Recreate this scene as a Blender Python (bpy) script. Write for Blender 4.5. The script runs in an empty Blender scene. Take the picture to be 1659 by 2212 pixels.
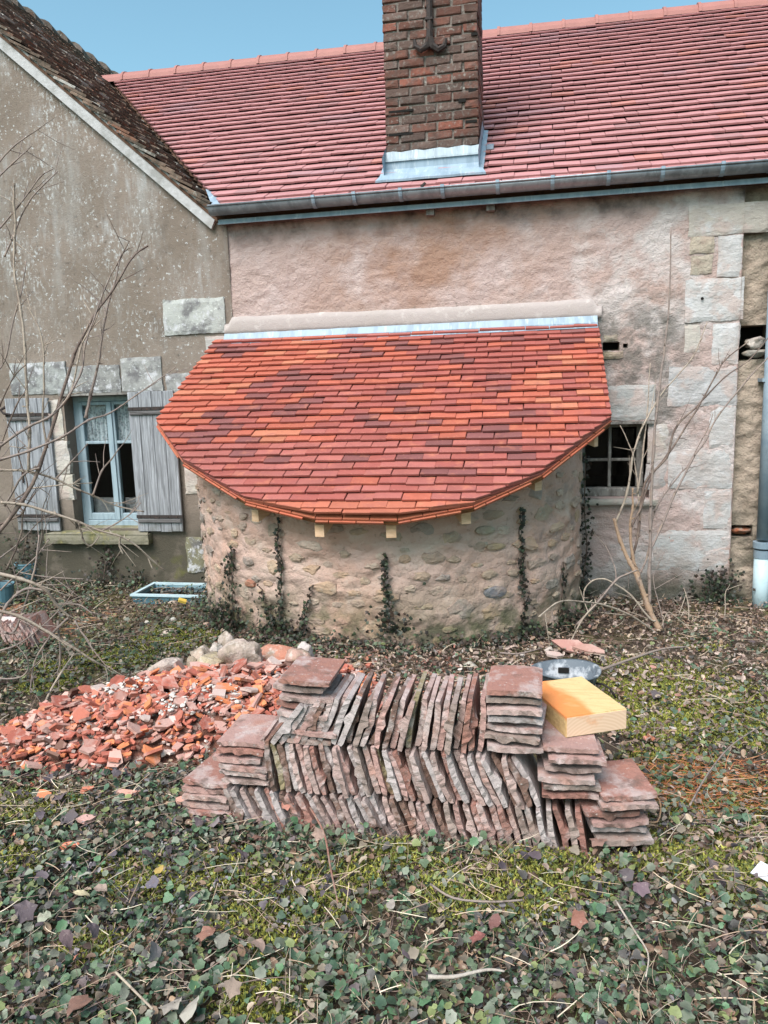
import bpy, math, random
import numpy as np
from mathutils import Vector, Matrix
random.seed(7); rng = np.random.default_rng(7)
R_ = math.radians
S = bpy.context.scene
COL = S.collection

# ---------------------------------------------------------------- camera
PITCH, ROLL, YAW, EYE, DIST, FPX = R_(9.2), R_(1.8), R_(11.4), 1.6, 6.1, 1671.0
fw = np.array([-math.sin(YAW)*math.cos(PITCH), math.cos(YAW)*math.cos(PITCH), -math.sin(PITCH)])
rt0 = np.array([math.cos(YAW), math.sin(YAW), 0.]); up0 = np.cross(rt0, fw)
RT = rt0*math.cos(ROLL)-up0*math.sin(ROLL); UP = rt0*math.sin(ROLL)+up0*math.cos(ROLL)
CP = np.array([0, -DIST, EYE])
cd = bpy.data.cameras.new('camera'); cam = bpy.data.objects.new('camera', cd); COL.objects.link(cam)
cam.matrix_world = Matrix(((RT[0], UP[0], -fw[0], CP[0]), (RT[1], UP[1], -fw[1], CP[1]), (RT[2], UP[2], -fw[2], CP[2]), (0, 0, 0, 1)))
cd.sensor_fit = 'VERTICAL'; cd.sensor_height = 36; cd.sensor_width = 27; cd.lens = 36*FPX/2212
cd.clip_start = .05; cd.clip_end = 500; S.camera = cam

# ---------------------------------------------------------------- light
SUN_EL, SUN_AZ = R_(53), R_(200)      # azimuth clockwise from +Y
w = bpy.data.worlds.new('World'); S.world = w; w.use_nodes = True
nt = w.node_tree; bg = nt.nodes['Background']
sky = nt.nodes.new('ShaderNodeTexSky'); sky.sky_type = 'NISHITA'; sky.sun_disc = False
sky.sun_elevation = SUN_EL; sky.sun_rotation = SUN_AZ
sky.air_density = 1.0; sky.dust_density = 2.2; sky.ozone_density = 0.0
tint = nt.nodes.new('ShaderNodeMix'); tint.data_type = 'RGBA'; tint.blend_type = 'MULTIPLY'; tint.inputs[0].default_value = 1.; tint.inputs[7].default_value = (.88, 1.16, 1.03, 1)
nt.links.new(sky.outputs[0], tint.inputs[6]); nt.links.new(tint.outputs[2], bg.inputs[0]); bg.inputs[1].default_value = .115
sd = bpy.data.lights.new('sun', 'SUN'); sd.energy = 2.9; sd.angle = R_(40); sd.color = (1, .89, .915)
sun = bpy.data.objects.new('sun', sd); COL.objects.link(sun)
sdir = Vector((math.sin(SUN_AZ)*math.cos(SUN_EL), math.cos(SUN_AZ)*math.cos(SUN_EL), math.sin(SUN_EL)))
sun.rotation_euler = sdir.to_track_quat('Z', 'Y').to_euler(); sun.location = (0, -8, 12)
S.view_settings.view_transform = 'Standard'; S.view_settings.look = 'None'
S.view_settings.exposure = 0.95; S.view_settings.gamma = 1; S.view_settings.use_curve_mapping = False

# ---------------------------------------------------------------- helpers
def ray(x, y): return fw + RT*(x-829.5)/FPX - UP*(y-1106)/FPX
def at(x, y, Y=None, Z=None):
    d = ray(x, y)
    t = (Y-CP[1])/d[1] if Y is not None else (Z-CP[2])/d[2]
    return CP + t*d
def WX(x, y, Y=0.): p = at(x, y, Y); return p[0], p[2]

def h2(ix, iy, s):
    n = (ix*374761393 + iy*668265263 + s*1274126177) & 0xffffffff
    n = ((n ^ (n >> 13))*1274126177) & 0xffffffff
    return ((n ^ (n >> 16)) & 0xffff)/65535.
def vn(x, y, s=0):
    x = np.asarray(x, float); y = np.asarray(y, float)
    ix = np.floor(x).astype(np.int64); iy = np.floor(y).astype(np.int64); fx = x-ix; fy = y-iy
    fx = fx*fx*(3-2*fx); fy = fy*fy*(3-2*fy)
    a = h2(ix, iy, s); b = h2(ix+1, iy, s); c = h2(ix, iy+1, s); d = h2(ix+1, iy+1, s)
    return (a*(1-fx)+b*fx)*(1-fy)+(c*(1-fx)+d*fx)*fy
def fbm(x, y, f, o=4, s=0):
    r = 0; a = .5
    for k in range(o):
        r = r + a*(vn(np.asarray(x)*f+k*17.3, np.asarray(y)*f-k*9.1, s+k)-.5); f *= 2.03; a *= .55
    return r
def gz(x, y):
    x = np.asarray(x, float); y = np.asarray(y, float)
    t = np.clip((y+1.6)/1.4, 0, 1)
    return -.045 - .035*t - .03*t*np.clip((x+.2)/1.5, 0, 1) + .05*fbm(x, y, 1.6, 4, 3)

def link(o, parent=None):
    COL.objects.link(o)
    if parent: o.parent = parent
    return o
def tag(o, label=None, cat=None, group=None, kind=None):
    if label: o['label'] = label
    if cat: o['category'] = cat
    if group: o['group'] = group
    if kind: o['kind'] = kind
    return o
def empty(name, loc, label, cat, group=None):
    o = bpy.data.objects.new(name, None); o.location = loc; o.empty_display_size = .1
    COL.objects.link(o); return tag(o, label, cat, group)
def setp(o, parent):
    """parent while keeping the coordinates the mesh was built in (world)"""
    o.parent = parent
    if parent:
        M = Matrix.Identity(4); p = parent
        while p is not None:
            M = Matrix.Translation(p.location) @ M if p.rotation_euler.x == 0 and p.rotation_euler.y == 0 and p.rotation_euler.z == 0 else M
            p = p.parent
        o.matrix_parent_inverse = M.inverted()
    return o
def mdata(name, V, F, mat=None, smooth=False, col=None):
    me = bpy.data.meshes.new(name)
    if isinstance(F, np.ndarray):
        n, k = F.shape
        me.vertices.add(len(V)); me.vertices.foreach_set('co', np.asarray(V, np.float32).ravel())
        me.loops.add(n*k); me.loops.foreach_set('vertex_index', F.astype(np.int32).ravel())
        me.polygons.add(n); me.polygons.foreach_set('loop_start', np.arange(0, n*k, k, dtype=np.int32))
        try: me.polygons.foreach_set('loop_total', np.full(n, k, dtype=np.int32))
        except Exception: pass
        me.update(calc_edges=True)
    else:
        me.from_pydata([tuple(v) for v in V], [], F); me.update()
    if col is not None:
        a = me.color_attributes.new('Col', 'FLOAT_COLOR', 'POINT')
        c = np.ones((len(V), 4), np.float32); c[:, :3] = col; a.data.foreach_set('color', c.ravel())
    if mat: me.materials.append(mat)
    if smooth: me.polygons.foreach_set('use_smooth', np.ones(len(me.polygons), bool))
    return me
def obj(name, me, parent=None, loc=None, rot=None, color=None):
    o = bpy.data.objects.new(name, me); COL.objects.link(o)
    if loc is not None: o.location = loc
    if rot is not None: o.rotation_euler = rot
    if color is not None: o.color = (*color, 1)
    if parent: setp(o, parent)
    return o
def part(name, V, F, mat, parent, smooth=False, color=None, col=None):
    return obj(name, mdata(name, V, F, mat, smooth, col), parent, color=color)
class MB:
    def __init__(s): s.v = []; s.f = []
    def add(s, V, F):
        n = len(s.v); s.v += [tuple(v) for v in V]; s.f += [tuple(i+n for i in f) for f in F]; return s
    def box(s, x0, x1, y0, y1, z0, z1):
        return s.add([(x0,y0,z0),(x1,y0,z0),(x1,y1,z0),(x0,y1,z0),(x0,y0,z1),(x1,y0,z1),(x1,y1,z1),(x0,y1,z1)],
                     [(0,3,2,1),(4,5,6,7),(0,1,5,4),(1,2,6,5),(2,3,7,6),(3,0,4,7)])
    def cbox(s, x0, x1, y0, y1, z0, z1, c=.004):
        """box with a chamfered front (low y) face"""
        return s.add([(x0,y1,z0),(x1,y1,z0),(x1,y1,z1),(x0,y1,z1),(x0,y0+c,z0),(x1,y0+c,z0),(x1,y0+c,z1),(x0,y0+c,z1),
                      (x0+c,y0,z0+c),(x1-c,y0,z0+c),(x1-c,y0,z1-c),(x0+c,y0,z1-c)],
                     [(0,3,2,1),(0,1,5,4),(1,2,6,5),(2,3,7,6),(3,0,4,7),(4,5,9,8),(5,6,10,9),(6,7,11,10),(7,4,8,11),(8,9,10,11)])
    def prism(s, poly, axis_vec):
        n = len(poly); P = [np.array(p, float) for p in poly]; a = np.array(axis_vec, float)
        return s.add(P+[p+a for p in P], [tuple(range(n))[::-1], tuple(range(n, 2*n))]+[(i, (i+1) % n, n+(i+1) % n, n+i) for i in range(n)])
    def tube(s, pts, rad, n=6, cap=True):
        P = [np.array(p, float) for p in pts]; m = len(P)
        if not hasattr(rad, '__len__'): rad = [rad]*m
        V = []; prev = None
        for i in range(m):
            d = P[min(i+1, m-1)]-P[max(i-1, 0)]; d = d/(np.linalg.norm(d)+1e-9)
            if prev is None:
                u = np.cross(d, (0.3, .1, 1.)); 
                if np.linalg.norm(u) < .1: u = np.cross(d, (1., 0, 0))
            else: u = prev-d*np.dot(prev, d)
            u /= np.linalg.norm(u)+1e-9; prev = u; v = np.cross(d, u)
            for k in range(n):
                a = 2*math.pi*k/n; V.append(P[i]+rad[i]*(u*math.cos(a)+v*math.sin(a)))
        F = [(i*n+k, i*n+(k+1) % n, (i+1)*n+(k+1) % n, (i+1)*n+k) for i in range(m-1) for k in range(n)]
        if cap: F += [tuple(range(n))[::-1], tuple((m-1)*n+k for k in range(n))]
        return s.add(V, F)
    def out(s, name, mat, parent=None, smooth=False, color=None):
        return part(name, s.v, s.f, mat, parent, smooth, color)

# ---------------------------------------------------------------- materials
def lin(r, g, b):
    return tuple(((c/255.)/12.92 if c/255. <= .04045 else ((c/255.+.055)/1.055)**2.4) for c in (r, g, b))
def material(name, base, layers=(), rough=.85, bump=(), metallic=0., src=None, spec=.3, bumpdist=.01, vary=0., zramp=None):
    """base colour, then layers: (colour, noise scale, lo, hi[, opts]) mixed over it. src: None | 'obj' | 'attr'.
    opts: stretch=(x,y,z), mask=(axis, z0, z1) (present from z0, fully by z1), amt, kind 'voronoi'"""
    m = bpy.data.materials.new(name); m.use_nodes = True; t = m.node_tree; N = t.nodes; L = t.links
    b = N['Principled BSDF']; b.inputs['Roughness'].default_value = rough; b.inputs['Metallic'].default_value = metallic
    b.inputs['Specular IOR Level'].default_value = spec
    geo = N.new('ShaderNodeNewGeometry'); pos = geo.outputs['Position']
    oi = N.new('ShaderNodeObjectInfo')
    def noise(scale, detail=5, stretch=None, kind='noise', per=False):
        vec = pos
        if per:
            ad = N.new('ShaderNodeVectorMath'); ad.operation = 'ADD'; L.new(pos, ad.inputs[0])
            mu = N.new('ShaderNodeMath'); mu.operation = 'MULTIPLY'; mu.inputs[1].default_value = 50; L.new(oi.outputs['Random'], mu.inputs[0])
            L.new(mu.outputs[0], ad.inputs[1]); vec = ad.outputs[0]
        if stretch:
            mp = N.new('ShaderNodeMapping'); mp.inputs['Scale'].default_value = stretch; L.new(vec, mp.inputs[0]); vec = mp.outputs[0]
        if kind == 'voronoi':
            n = N.new('ShaderNodeTexVoronoi'); n.inputs['Scale'].default_value = scale; L.new(vec, n.inputs['Vector']); return n.outputs['Distance']
        n = N.new('ShaderNodeTexNoise'); n.inputs['Scale'].default_value = scale; n.inputs['Detail'].default_value = detail
        n.inputs['Roughness'].default_value = .62; L.new(vec, n.inputs['Vector']); return n.outputs['Fac']
    def mix(fac, a, c):
        mx = N.new('ShaderNodeMix'); mx.data_type = 'RGBA'
        if isinstance(fac, float): mx.inputs[0].default_value = fac
        else: L.new(fac, mx.inputs[0])
        for sock, v in ((mx.inputs[6], a), (mx.inputs[7], c)):
            if isinstance(v, tuple): sock.default_value = (*v, 1)
            else: L.new(v, sock)
        return mx.outputs[2]
    def rampv(v, lo, hi, amt=1.):
        mr = N.new('ShaderNodeMapRange'); mr.inputs['From Min'].default_value = lo; mr.inputs['From Max'].default_value = hi
        mr.inputs['To Max'].default_value = amt; L.new(v, mr.inputs['Value']); return mr.outputs[0]
    if src == 'obj': cur = oi.outputs['Color']
    elif src == 'attr':
        at_ = N.new('ShaderNodeAttribute'); at_.attribute_name = 'Col'; cur = at_.outputs['Color']
    else: cur = base
    for ly in layers:
        c, sc, lo, hi = ly[:4]; o = ly[4] if len(ly) > 4 else {}
        f = rampv(noise(sc, o.get('detail', 5), o.get('stretch'), o.get('kind', 'noise'), o.get('per', False)), lo, hi, o.get('amt', 1.))
        if 'nmask' in o:
            nm_ = rampv(noise(o['nmask'][0], 3), o['nmask'][1], o['nmask'][2]); mu = N.new('ShaderNodeMath'); mu.operation = 'MULTIPLY'; L.new(f, mu.inputs[0]); L.new(nm_, mu.inputs[1]); f = mu.outputs[0]
        for mk in o.get('masks', [o['mask']] if 'mask' in o else []):
            ax, z0, z1 = mk
            sp = N.new('ShaderNodeSeparateXYZ'); L.new(pos, sp.inputs[0]); wob = noise(4., 4)
            ma = N.new('ShaderNodeMath'); ma.operation = 'MULTIPLY_ADD'; ma.inputs[1].default_value = abs(z1-z0)*1.2; L.new(wob, ma.inputs[0])
            L.new(sp.outputs['XYZ'.index(ax)], ma.inputs[2])
            g = rampv(ma.outputs[0], z0+abs(z1-z0)*.6, z1+abs(z1-z0)*.6)
            mu = N.new('ShaderNodeMath'); mu.operation = 'MULTIPLY'; L.new(f, mu.inputs[0]); L.new(g, mu.inputs[1]); f = mu.outputs[0]
        cur = mix(f, cur, c)
    if vary:
        hs = N.new('ShaderNodeHueSaturation'); v = noise(7., 3, per=True); L.new(rampv(v, .25, .75, 1.), hs.inputs['Value'])
        hs.inputs['Value'].default_value = 1
        mr = N.new('ShaderNodeMapRange'); mr.inputs['From Min'].default_value = .25; mr.inputs['From Max'].default_value = .75
        mr.inputs['To Min'].default_value = 1-vary; mr.inputs['To Max'].default_value = 1+vary; L.new(v, mr.inputs['Value']); L.new(mr.outputs[0], hs.inputs['Value'])
        if isinstance(cur, tuple): hs.inputs['Color'].default_value = (*cur, 1)
        else: L.new(cur, hs.inputs['Color'])
        cur = hs.outputs[0]
    if isinstance(cur, tuple): b.inputs['Base Color'].default_value = (*cur, 1)
    else: L.new(cur, b.inputs['Base Color'])
    prev = None
    for bp in bump:
        sc, st = bp[:2]; o = bp[2] if len(bp) > 2 else {}
        bn = N.new('ShaderNodeBump'); bn.inputs['Strength'].default_value = st; bn.inputs['Distance'].default_value = o.get('dist', bumpdist)
        bn.invert = bool(o.get('invert')); L.new(noise(sc, 6, o.get('stretch'), o.get('kind', 'noise')), bn.inputs['Height'])
        if prev: L.new(prev, bn.inputs['Normal'])
        prev = bn.outputs[0]
    if prev: L.new(prev, b.inputs['Normal'])
    return m

WHITE_L = (.50, .52, .50)
M = {}
M['gable'] = material('lichened grey render', (.175, .142, .115), [
    ((.22, .18, .15), 1.3, .42, .62), ((.10, .085, .072), 3.5, .55, .75, {'amt': .7}),
    ((.085, .075, .065), 28, .62, .7, {'amt': .7}),
    ((.34, .35, .34), 2.2, .5, .72, {'amt': .45, 'stretch': (2.5, 1, .5), 'mask': ('Z', 1.9, 2.6)}),
    ((.50, .52, .52), 38, .61, .66, {'mask': ('Z', 1.3, 2.1), 'amt': .8, 'nmask': (2.5, .32, .52)}),
    ((.50, .52, .52), 40, .53, .68, {'stretch': (1.3, 1, .7), 'nmask': (2.2, .44, .60), 'masks': [('Z', 1.7, 2.4), ('X', -2.5, -3.3)], 'amt': .8}), ((.36, .37, .37), 7, .52, .70, {'stretch': (2.2, 1, .5), 'nmask': (1.3, .45, .62), 'mask': ('Z', 1.7, 2.5), 'amt': .6}),
    ((.055, .05, .035), 5, .22, .46, {'mask': ('Z', .62, .30), 'amt': .88}),
    ((.10, .10, .025), 3.1, .60, .72, {'mask': ('Z', .55, .1), 'amt': .8})],
    .92, [(30, .5), (120, .35)])
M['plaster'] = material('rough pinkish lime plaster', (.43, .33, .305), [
    ((.39, .285, .25), 1.2, .42, .62), ((.52, .44, .425), 2.6, .48, .68, {'amt': .8}),
    ((.30, .17, .11), 1.7, .42, .60, {'amt': .8, 'masks': [('X', .35, -.5), ('X', -2.2, -1.4), ('Z', 1.9, 2.4)]}),
    ((.52, .475, .46), 2.6, .46, .58, {'amt': .75, 'mask': ('X', -.2, .7)}),
    ((.15, .135, .12), 6, .38, .54, {'amt': .85, 'masks': [('X', .25, .42), ('X', 1.2, .95), ('Z', 2.25, 2.0), ('Z', .9, 1.2)]}),
    ((.07, .055, .05), 4, .40, .62, {'mask': ('Z', 2.70, 2.90), 'amt': .85}),  # painted shade: plaster darkened in a band below the eaves
    ((.055, .06, .04), 4, .26, .50, {'mask': ('Z', .26, .0), 'amt': .88}), ((.17, .14, .12), 12, .60, .68, {'amt': .6, 'nmask': (2, .5, .6)}),
    ((.12, .09, .07), 45, .66, .72, {'amt': .5})],
    .93, [(9, .5, {'dist': .03, 'stretch': (1, 1, 1.8)}), (38, 1., {'dist': .014}), (120, .7)])
M['oven'] = material('rubble wall lime mortar', (.50, .355, .30), [
    ((.46, .28, .21), 2.0, .45, .62), ((.52, .42, .36), 4, .50, .68, {'amt': .8}),
    ((.22, .19, .18), 5, .52, .66, {'amt': .7, 'masks': [('X', -.3, .1)]}),
    ((.085, .09, .045), 5, .36, .56, {'mask': ('Z', .44, .08), 'amt': .9}),
    ((.045, .045, .035), 6, .45, .6, {'mask': ('Z', .16, .0), 'amt': .8}),
    ((.16, .12, .09), 30, .6, .7, {'amt': .6})],
    .93, [(7.5, .55, {'dist': .035, 'kind': 'voronoi', 'stretch': (1, 1, 1.9), 'invert': 1}), (14, .6, {'dist': .03}), (50, .9), (170, .4)])
M['oven_stone'] = material('rubble stone', (.3, .26, .2), [
    ((.16, .14, .12), 9, .5, .68, {'amt': .6}), ((.42, .38, .31), 22, .55, .7, {'amt': .6}),
    ((.09, .095, .045), 5, .36, .56, {'mask': ('Z', .40, .06), 'amt': .85}), ((.30, .22, .18), 7, .48, .62, {'amt': .7})],
    .9, [(25, .9, {'dist': .02}), (90, .5)], src='obj')
M['quoin'] = material('pale tufa quoin stone', (.55, .53, .47), [
    ((.38, .33, .31), 3, .45, .66, {'amt': .8}), ((.50, .50, .51), 7, .52, .66, {'amt': .7}), ((.24, .22, .19), 9, .60, .74, {'amt': .7, 'stretch': (1, 1, 2.5)}), ((.40, .315, .285), 5, .50, .58, {'amt': .7}),
    ((.07, .075, .05), 4, .38, .6, {'mask': ('Z', .35, .0), 'amt': .85})],
    .85, [(16, .45, {'dist': .02, 'stretch': (1, 1, 2.2)}), (60, .6), (200, .25)], src='obj')
M['lintel'] = material('lichen spotted grey lintel stone', (.27, .27, .255), [
    ((.12, .115, .12), 8, .46, .62, {'amt': .85}), ((.46, .46, .48), 14, .56, .64, {'amt': .85}), ((.60, .62, .60), 50, .62, .66, {'amt': .8})],
    .9, [(25, .7), (110, .4)], src='obj')
M['sidewall'] = material('tan rubble and earth mortar', (.36, .29, .23), [
    ((.22, .175, .135), 5, .46, .64), ((.36, .30, .23), 12, .55, .68, {'amt': .7}), ((.10, .085, .07), 40, .62, .7, {'amt': .7}),
    ((.05, .055, .035), 4, .38, .58, {'mask': ('Z', .75, .15), 'amt': .9})],
    .95, [(14, .9, {'dist': .04}), (60, .9)])
M['mortar'] = material('new lime mortar band', (.36, .315, .30), [((.34, .30, .28), 3, .45, .65), ((.50, .46, .44), 14, .55, .7, {'amt': .6})], .92, [(30, .4), (120, .3)])
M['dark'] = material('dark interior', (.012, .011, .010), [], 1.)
M['pink_tile'] = material('new pink clay roof tile', (.42, .155, .135), [((.30, .14, .14), 30, .6, .72, {'amt': .3})], .62, [(90, .15)], src='obj', spec=.45, vary=.10)
M['pink_tile_joined'] = material('new pink clay roof tile joined', (.42, .155, .135), [((.30, .10, .10), 30, .6, .72, {'amt': .3})], .62, [(90, .15)], src='attr', spec=.45)
M['red_tile'] = material('new red clay roof tile', (.45, .1, .06), [((.16, .055, .055), 7, .52, .72, {'amt': .6, 'per': True}), ((.55, .20, .11), 8, .56, .74, {'amt': .45, 'per': True}), ((.56, .27, .18), 60, .64, .70, {'amt': .5}), ((.5, .42, .38), 130, .70, .73, {'amt': .6})], .62, [(90, .25), (12, .15)], src='obj', spec=.4, vary=.16)
M['red_tile_joined'] = material('new red clay roof tile joined', (.45, .1, .06), [((.16, .05, .05), 5.5, .56, .74, {'amt': .45}), ((.60, .25, .15), 60, .66, .72, {'amt': .5})], .6, [(90, .2)], src='attr', spec=.4)
M['ridge_tile'] = material('clay ridge tile', (.31, .135, .115), [((.28, .125, .11), 6, .5, .7, {'amt': .6})], .6, [(60, .2)], vary=.1)
M['old_roof'] = material('mossy old roof tile', (.1, .07, .05), [((.045, .04, .03), 9, .48, .62, {'amt': .85}), ((.30, .30, .27), 30, .60, .66, {'amt': .6}), ((.14, .075, .05), 14, .56, .68, {'amt': .6})], .92, [(40, .7), (150, .4)], src='obj')
M['old_roof_joined'] = material('mossy old roof tile joined', (.1, .07, .05), [((.045, .04, .03), 9, .48, .62, {'amt': .85}), ((.30, .30, .27), 30, .60, .66, {'amt': .6}), ((.14, .075, .05), 14, .56, .68, {'amt': .6})], .92, [(40, .7), (150, .4)], src='attr')
M['batten'] = material('roof underlay timber', (.10, .055, .035), [((.05, .03, .02), 10, .5, .65)], .9)
M['brick'] = material('weathered chimney brick', (.2, .07, .045), [((.085, .055, .045), 11, .46, .62, {'amt': .75}), ((.30, .29, .26), 32, .55, .64, {'amt': .65, 'nmask': (5, .4, .6)}), ((.12, .11, .10), 20, .55, .65, {'amt': .5})], .92, [(40, .8), (150, .5)], src='obj')
M['chim_mortar'] = material('chimney mortar', (.19, .165, .145), [((.10, .085, .075), 9, .45, .62), ((.36, .35, .32), 30, .58, .66, {'amt': .7})], .95, [(40, .9), (150, .5)])
M['zinc'] = material('zinc sheet', (.36, .41, .45), [((.27, .31, .35), 5, .45, .62, {'stretch': (3, 1, .6)}), ((.46, .50, .52), 12, .56, .66, {'stretch': (4, 1, .4)})], .42, [(20, .08)], metallic=.55)
M['zinc_light'] = material('new light zinc', (.25, .33, .40), [((.19, .26, .32), 5, .45, .62, {'stretch': (3, 1, .6)}), ((.34, .41, .46), 12, .56, .68, {'stretch': (3, 1, .5)})], .5, [(14, .08)], metallic=.0)
M['zinc_dark'] = material('patinated zinc gutter', (.26, .275, .30), [((.18, .19, .21), 7, .45, .62, {'stretch': (2, 1, 1)}), ((.36, .41, .45), 20, .55, .68, {'amt': .6})], .45, [(25, .1)], metallic=.5)
M['pipe'] = material('blue grey downpipe', (.17, .23, .28), [((.26, .32, .36), 3, .45, .62), ((.11, .14, .16), 12, .58, .68, {'amt': .6})], .5, [(20, .1)])
M['verge'] = material('weathered white verge board', (.40, .40, .40), [((.27, .27, .26), 7, .45, .62), ((.52, .53, .54), 20, .55, .68, {'amt': .6})], .85, [(50, .4)])
M['iron'] = material('rusty black iron', (.035, .028, .026), [((.10, .05, .035), 30, .55, .68, {'amt': .6})], .8, [(60, .5)])
M['wood_grey'] = material('silvered shutter wood', (.27, .28, .30), [((.15, .155, .165), 6, .42, .62, {'stretch': (9, 9, .5)}), ((.40, .42, .45), 10, .55, .68, {'stretch': (9, 9, .4)}), ((.10, .10, .08), 5, .45, .62, {'mask': ('Z', .8, .45), 'amt': .5})], .85, [(14, .6, {'stretch': (9, 9, .4)})], src=None)
M['wood_dark'] = material('dark shutter batten', (.12, .115, .115), [((.05, .047, .045), 8, .45, .62, {'stretch': (.5, 8, 8)}), ((.26, .26, .27), 12, .58, .7, {'stretch': (.5, 8, 8)})], .85, [(14, .5, {'stretch': (.5, 8, 8)})])
M['blue_paint'] = material('pale blue painted wood', (.27, .345, .385), [((.19, .25, .29), 6, .48, .66, {'stretch': (6, 6, .6)}), ((.36, .46, .51), 20, .6, .7, {'amt': .6})], .6, [(30, .25, {'stretch': (6, 6, .6)})])
M['old_frame'] = material('old grey window wood', (.20, .19, .175), [((.11, .10, .09), 9, .45, .62, {'stretch': (3, 3, 1)}), ((.36, .35, .33), 18, .58, .7)], .85, [(40, .5)])
M['sill'] = material('mossy stone sill', (.19, .175, .13), [((.10, .10, .045), 6, .42, .6), ((.28, .24, .12), 12, .56, .68)], .95, [(40, .7)])
M['raw_wood'] = material('raw rafter timber', (.62, .42, .27), [((.50, .32, .19), 9, .45, .62, {'stretch': (1, .3, 4)})], .7, [(40, .2)])
M['fascia'] = material('stained eave board', (.30, .14, .06), [((.22, .09, .04), 9, .45, .65)], .7, [(40, .2)])
M['old_tile'] = material('reclaimed clay tile', (.3, .2, .17), [
    ((.44, .38, .365), 9, .50, .62, {'amt': .6, 'per': True}), ((.11, .075, .062), 12, .54, .66, {'amt': .7, 'per': True}), ((.32, .15, .105), 7, .56, .68, {'amt': .5, 'per': True}),
    ((.55, .52, .49), 60, .62, .68, {'amt': .5})], .9, [(45, .8, {'dist': .008}), (160, .5, {'dist': .005})], src='obj')
M['shard'] = material('broken clay tile', (.5, .16, .09), [((.44, .30, .26), 12, .48, .62, {'amt': .6, 'per': True}), ((.20, .08, .06), 20, .58, .7, {'amt': .5, 'per': True})], .9, [(60, .5, {'dist': .006})], src='obj')
M['shard_joined'] = material('small broken clay', (.5, .16, .09), [((.45, .28, .24), 12, .54, .66, {'amt': .5})], .9, [(60, .5, {'dist': .006})], src='attr')
M['rubble_base'] = material('clay crumbs and mortar dust', (.22, .10, .07), [((.45, .40, .35), 14, .54, .62), ((.14, .06, .045), 25, .5, .62)], .95, [(40, 1.), (120, .8)])
M['rock'] = material('limestone rubble', (.36, .32, .26), [((.26, .21, .165), 11, .46, .64), ((.55, .49, .44), 25, .55, .68, {'amt': .7}), ((.16, .16, .08), 8, .58, .7, {'amt': .5})], .95, [(22, .9, {'dist': .02}), (80, .7)], src='obj')
M['soil'] = material('earth moss and litter', (.075, .055, .04), [
    ((.10, .075, .05), 5, .45, .6), ((.13, .13, .035), 2.4, .50, .66, {'amt': .75}), ((.16, .11, .08), 40, .55, .66, {'amt': .7}), ((.02, .018, .014), 24, .58, .68, {'amt': .8})],
    .95, [(18, 1., {'dist': .03}), (70, 1.), (200, .6)])
M['leaf'] = material('ground leaves', (.08, .12, .07), [((.20, .22, .18), 90, .62, .72, {'amt': .35})], .55, [(120, .2)], src='attr', spec=.4)
M['straw'] = material('dry stems', (.4, .3, .2), [], .8, src='attr')
M['moss'] = material('moss', (.2, .25, .03), [], .9, src='attr')
M['hero_leaf'] = material('fallen leaf', (.2, .1, .08), [((.10, .07, .06), 35, .55, .68, {'amt': .5}), ((.42, .36, .30), 60, .62, .7, {'amt': .4})], .7, [(150, .4, {'dist': .003})], src='obj')
M['bark'] = material('bare twig bark', (.15, .10, .075), [((.26, .20, .16), 12, .5, .64, {'amt': .8}), ((.07, .05, .04), 30, .55, .66, {'amt': .7})], .8, [(80, .5)], src='obj')
M['ivy'] = material('dark ivy leaf', (.02, .026, .018), [], .5, src='attr')
M['tub'] = material('mortar smeared grey rubber', (.10, .12, .14), [((.36, .38, .40), 14, .50, .62, {'amt': .85}), ((.03, .03, .035), 9, .55, .65)], .6, [(30, .5)])
M['basin'] = material('faded blue plastic', (.09, .18, .22), [((.16, .25, .28), 8, .5, .66)], .55, [(30, .1)])
M['basin_rim'] = material('pale basin rim', (.40, .52, .56), [((.28, .38, .42), 9, .5, .66)], .5)
M['water'] = material('dark water', (.008, .009, .009), [((.03, .025, .015), 30, .62, .68, {'amt': .8})], .08, spec=.5)
M['paper'] = material('white paper', (.55, .57, .6), [], .8)
M['yellow'] = material('yellow scrap', (.6, .42, .08), [], .7)
M['shade'] = material('dim room inside', (.05, .047, .045), [], 1.)
M['interior_pale'] = material('pale cloth behind the pane', (.17, .16, .16), [((.24, .23, .23), 7, .5, .6)], .9)

def glass_mat():
    m = bpy.data.materials.new('window glass'); m.use_nodes = True; b = m.node_tree.nodes['Principled BSDF']
    b.inputs['Base Color'].default_value = (.85, .9, .9, 1); b.inputs['Roughness'].default_value = .04
    b.inputs['Transmission Weight'].default_value = 1.; b.inputs['IOR'].default_value = 1.2
    return m
M['glass'] = glass_mat()
def lace_mat():
    m = bpy.data.materials.new('lace curtain'); m.use_nodes = True; t = m.node_tree; b = t.nodes['Principled BSDF']
    b.inputs['Base Color'].default_value = (.62, .64, .68, 1); b.inputs['Roughness'].default_value = .9
    g = t.nodes.new('ShaderNodeNewGeometry'); v = t.nodes.new('ShaderNodeTexVoronoi'); v.inputs['Scale'].default_value = 45
    n = t.nodes.new('ShaderNodeTexNoise'); n.inputs['Scale'].default_value = 16
    t.links.new(g.outputs['Position'], v.inputs['Vector']); t.links.new(g.outputs['Position'], n.inputs['Vector'])
    a = t.nodes.new('ShaderNodeMath'); a.operation = 'MULTIPLY_ADD'; a.inputs[1].default_value = 1.2; t.links.new(n.outputs['Fac'], a.inputs[0]); t.links.new(v.outputs['Distance'], a.inputs[2])
    r = t.nodes.new('ShaderNodeMapRange'); r.inputs['From Min'].default_value = .8; r.inputs['From Max'].default_value = 1.25; r.inputs['To Min'].default_value = .4; r.inputs['To Max'].default_value = .85
    t.links.new(a.outputs[0], r.inputs['Value']); t.links.new(r.outputs[0], b.inputs['Alpha'])
    return m
M['lace'] = lace_mat()
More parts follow.
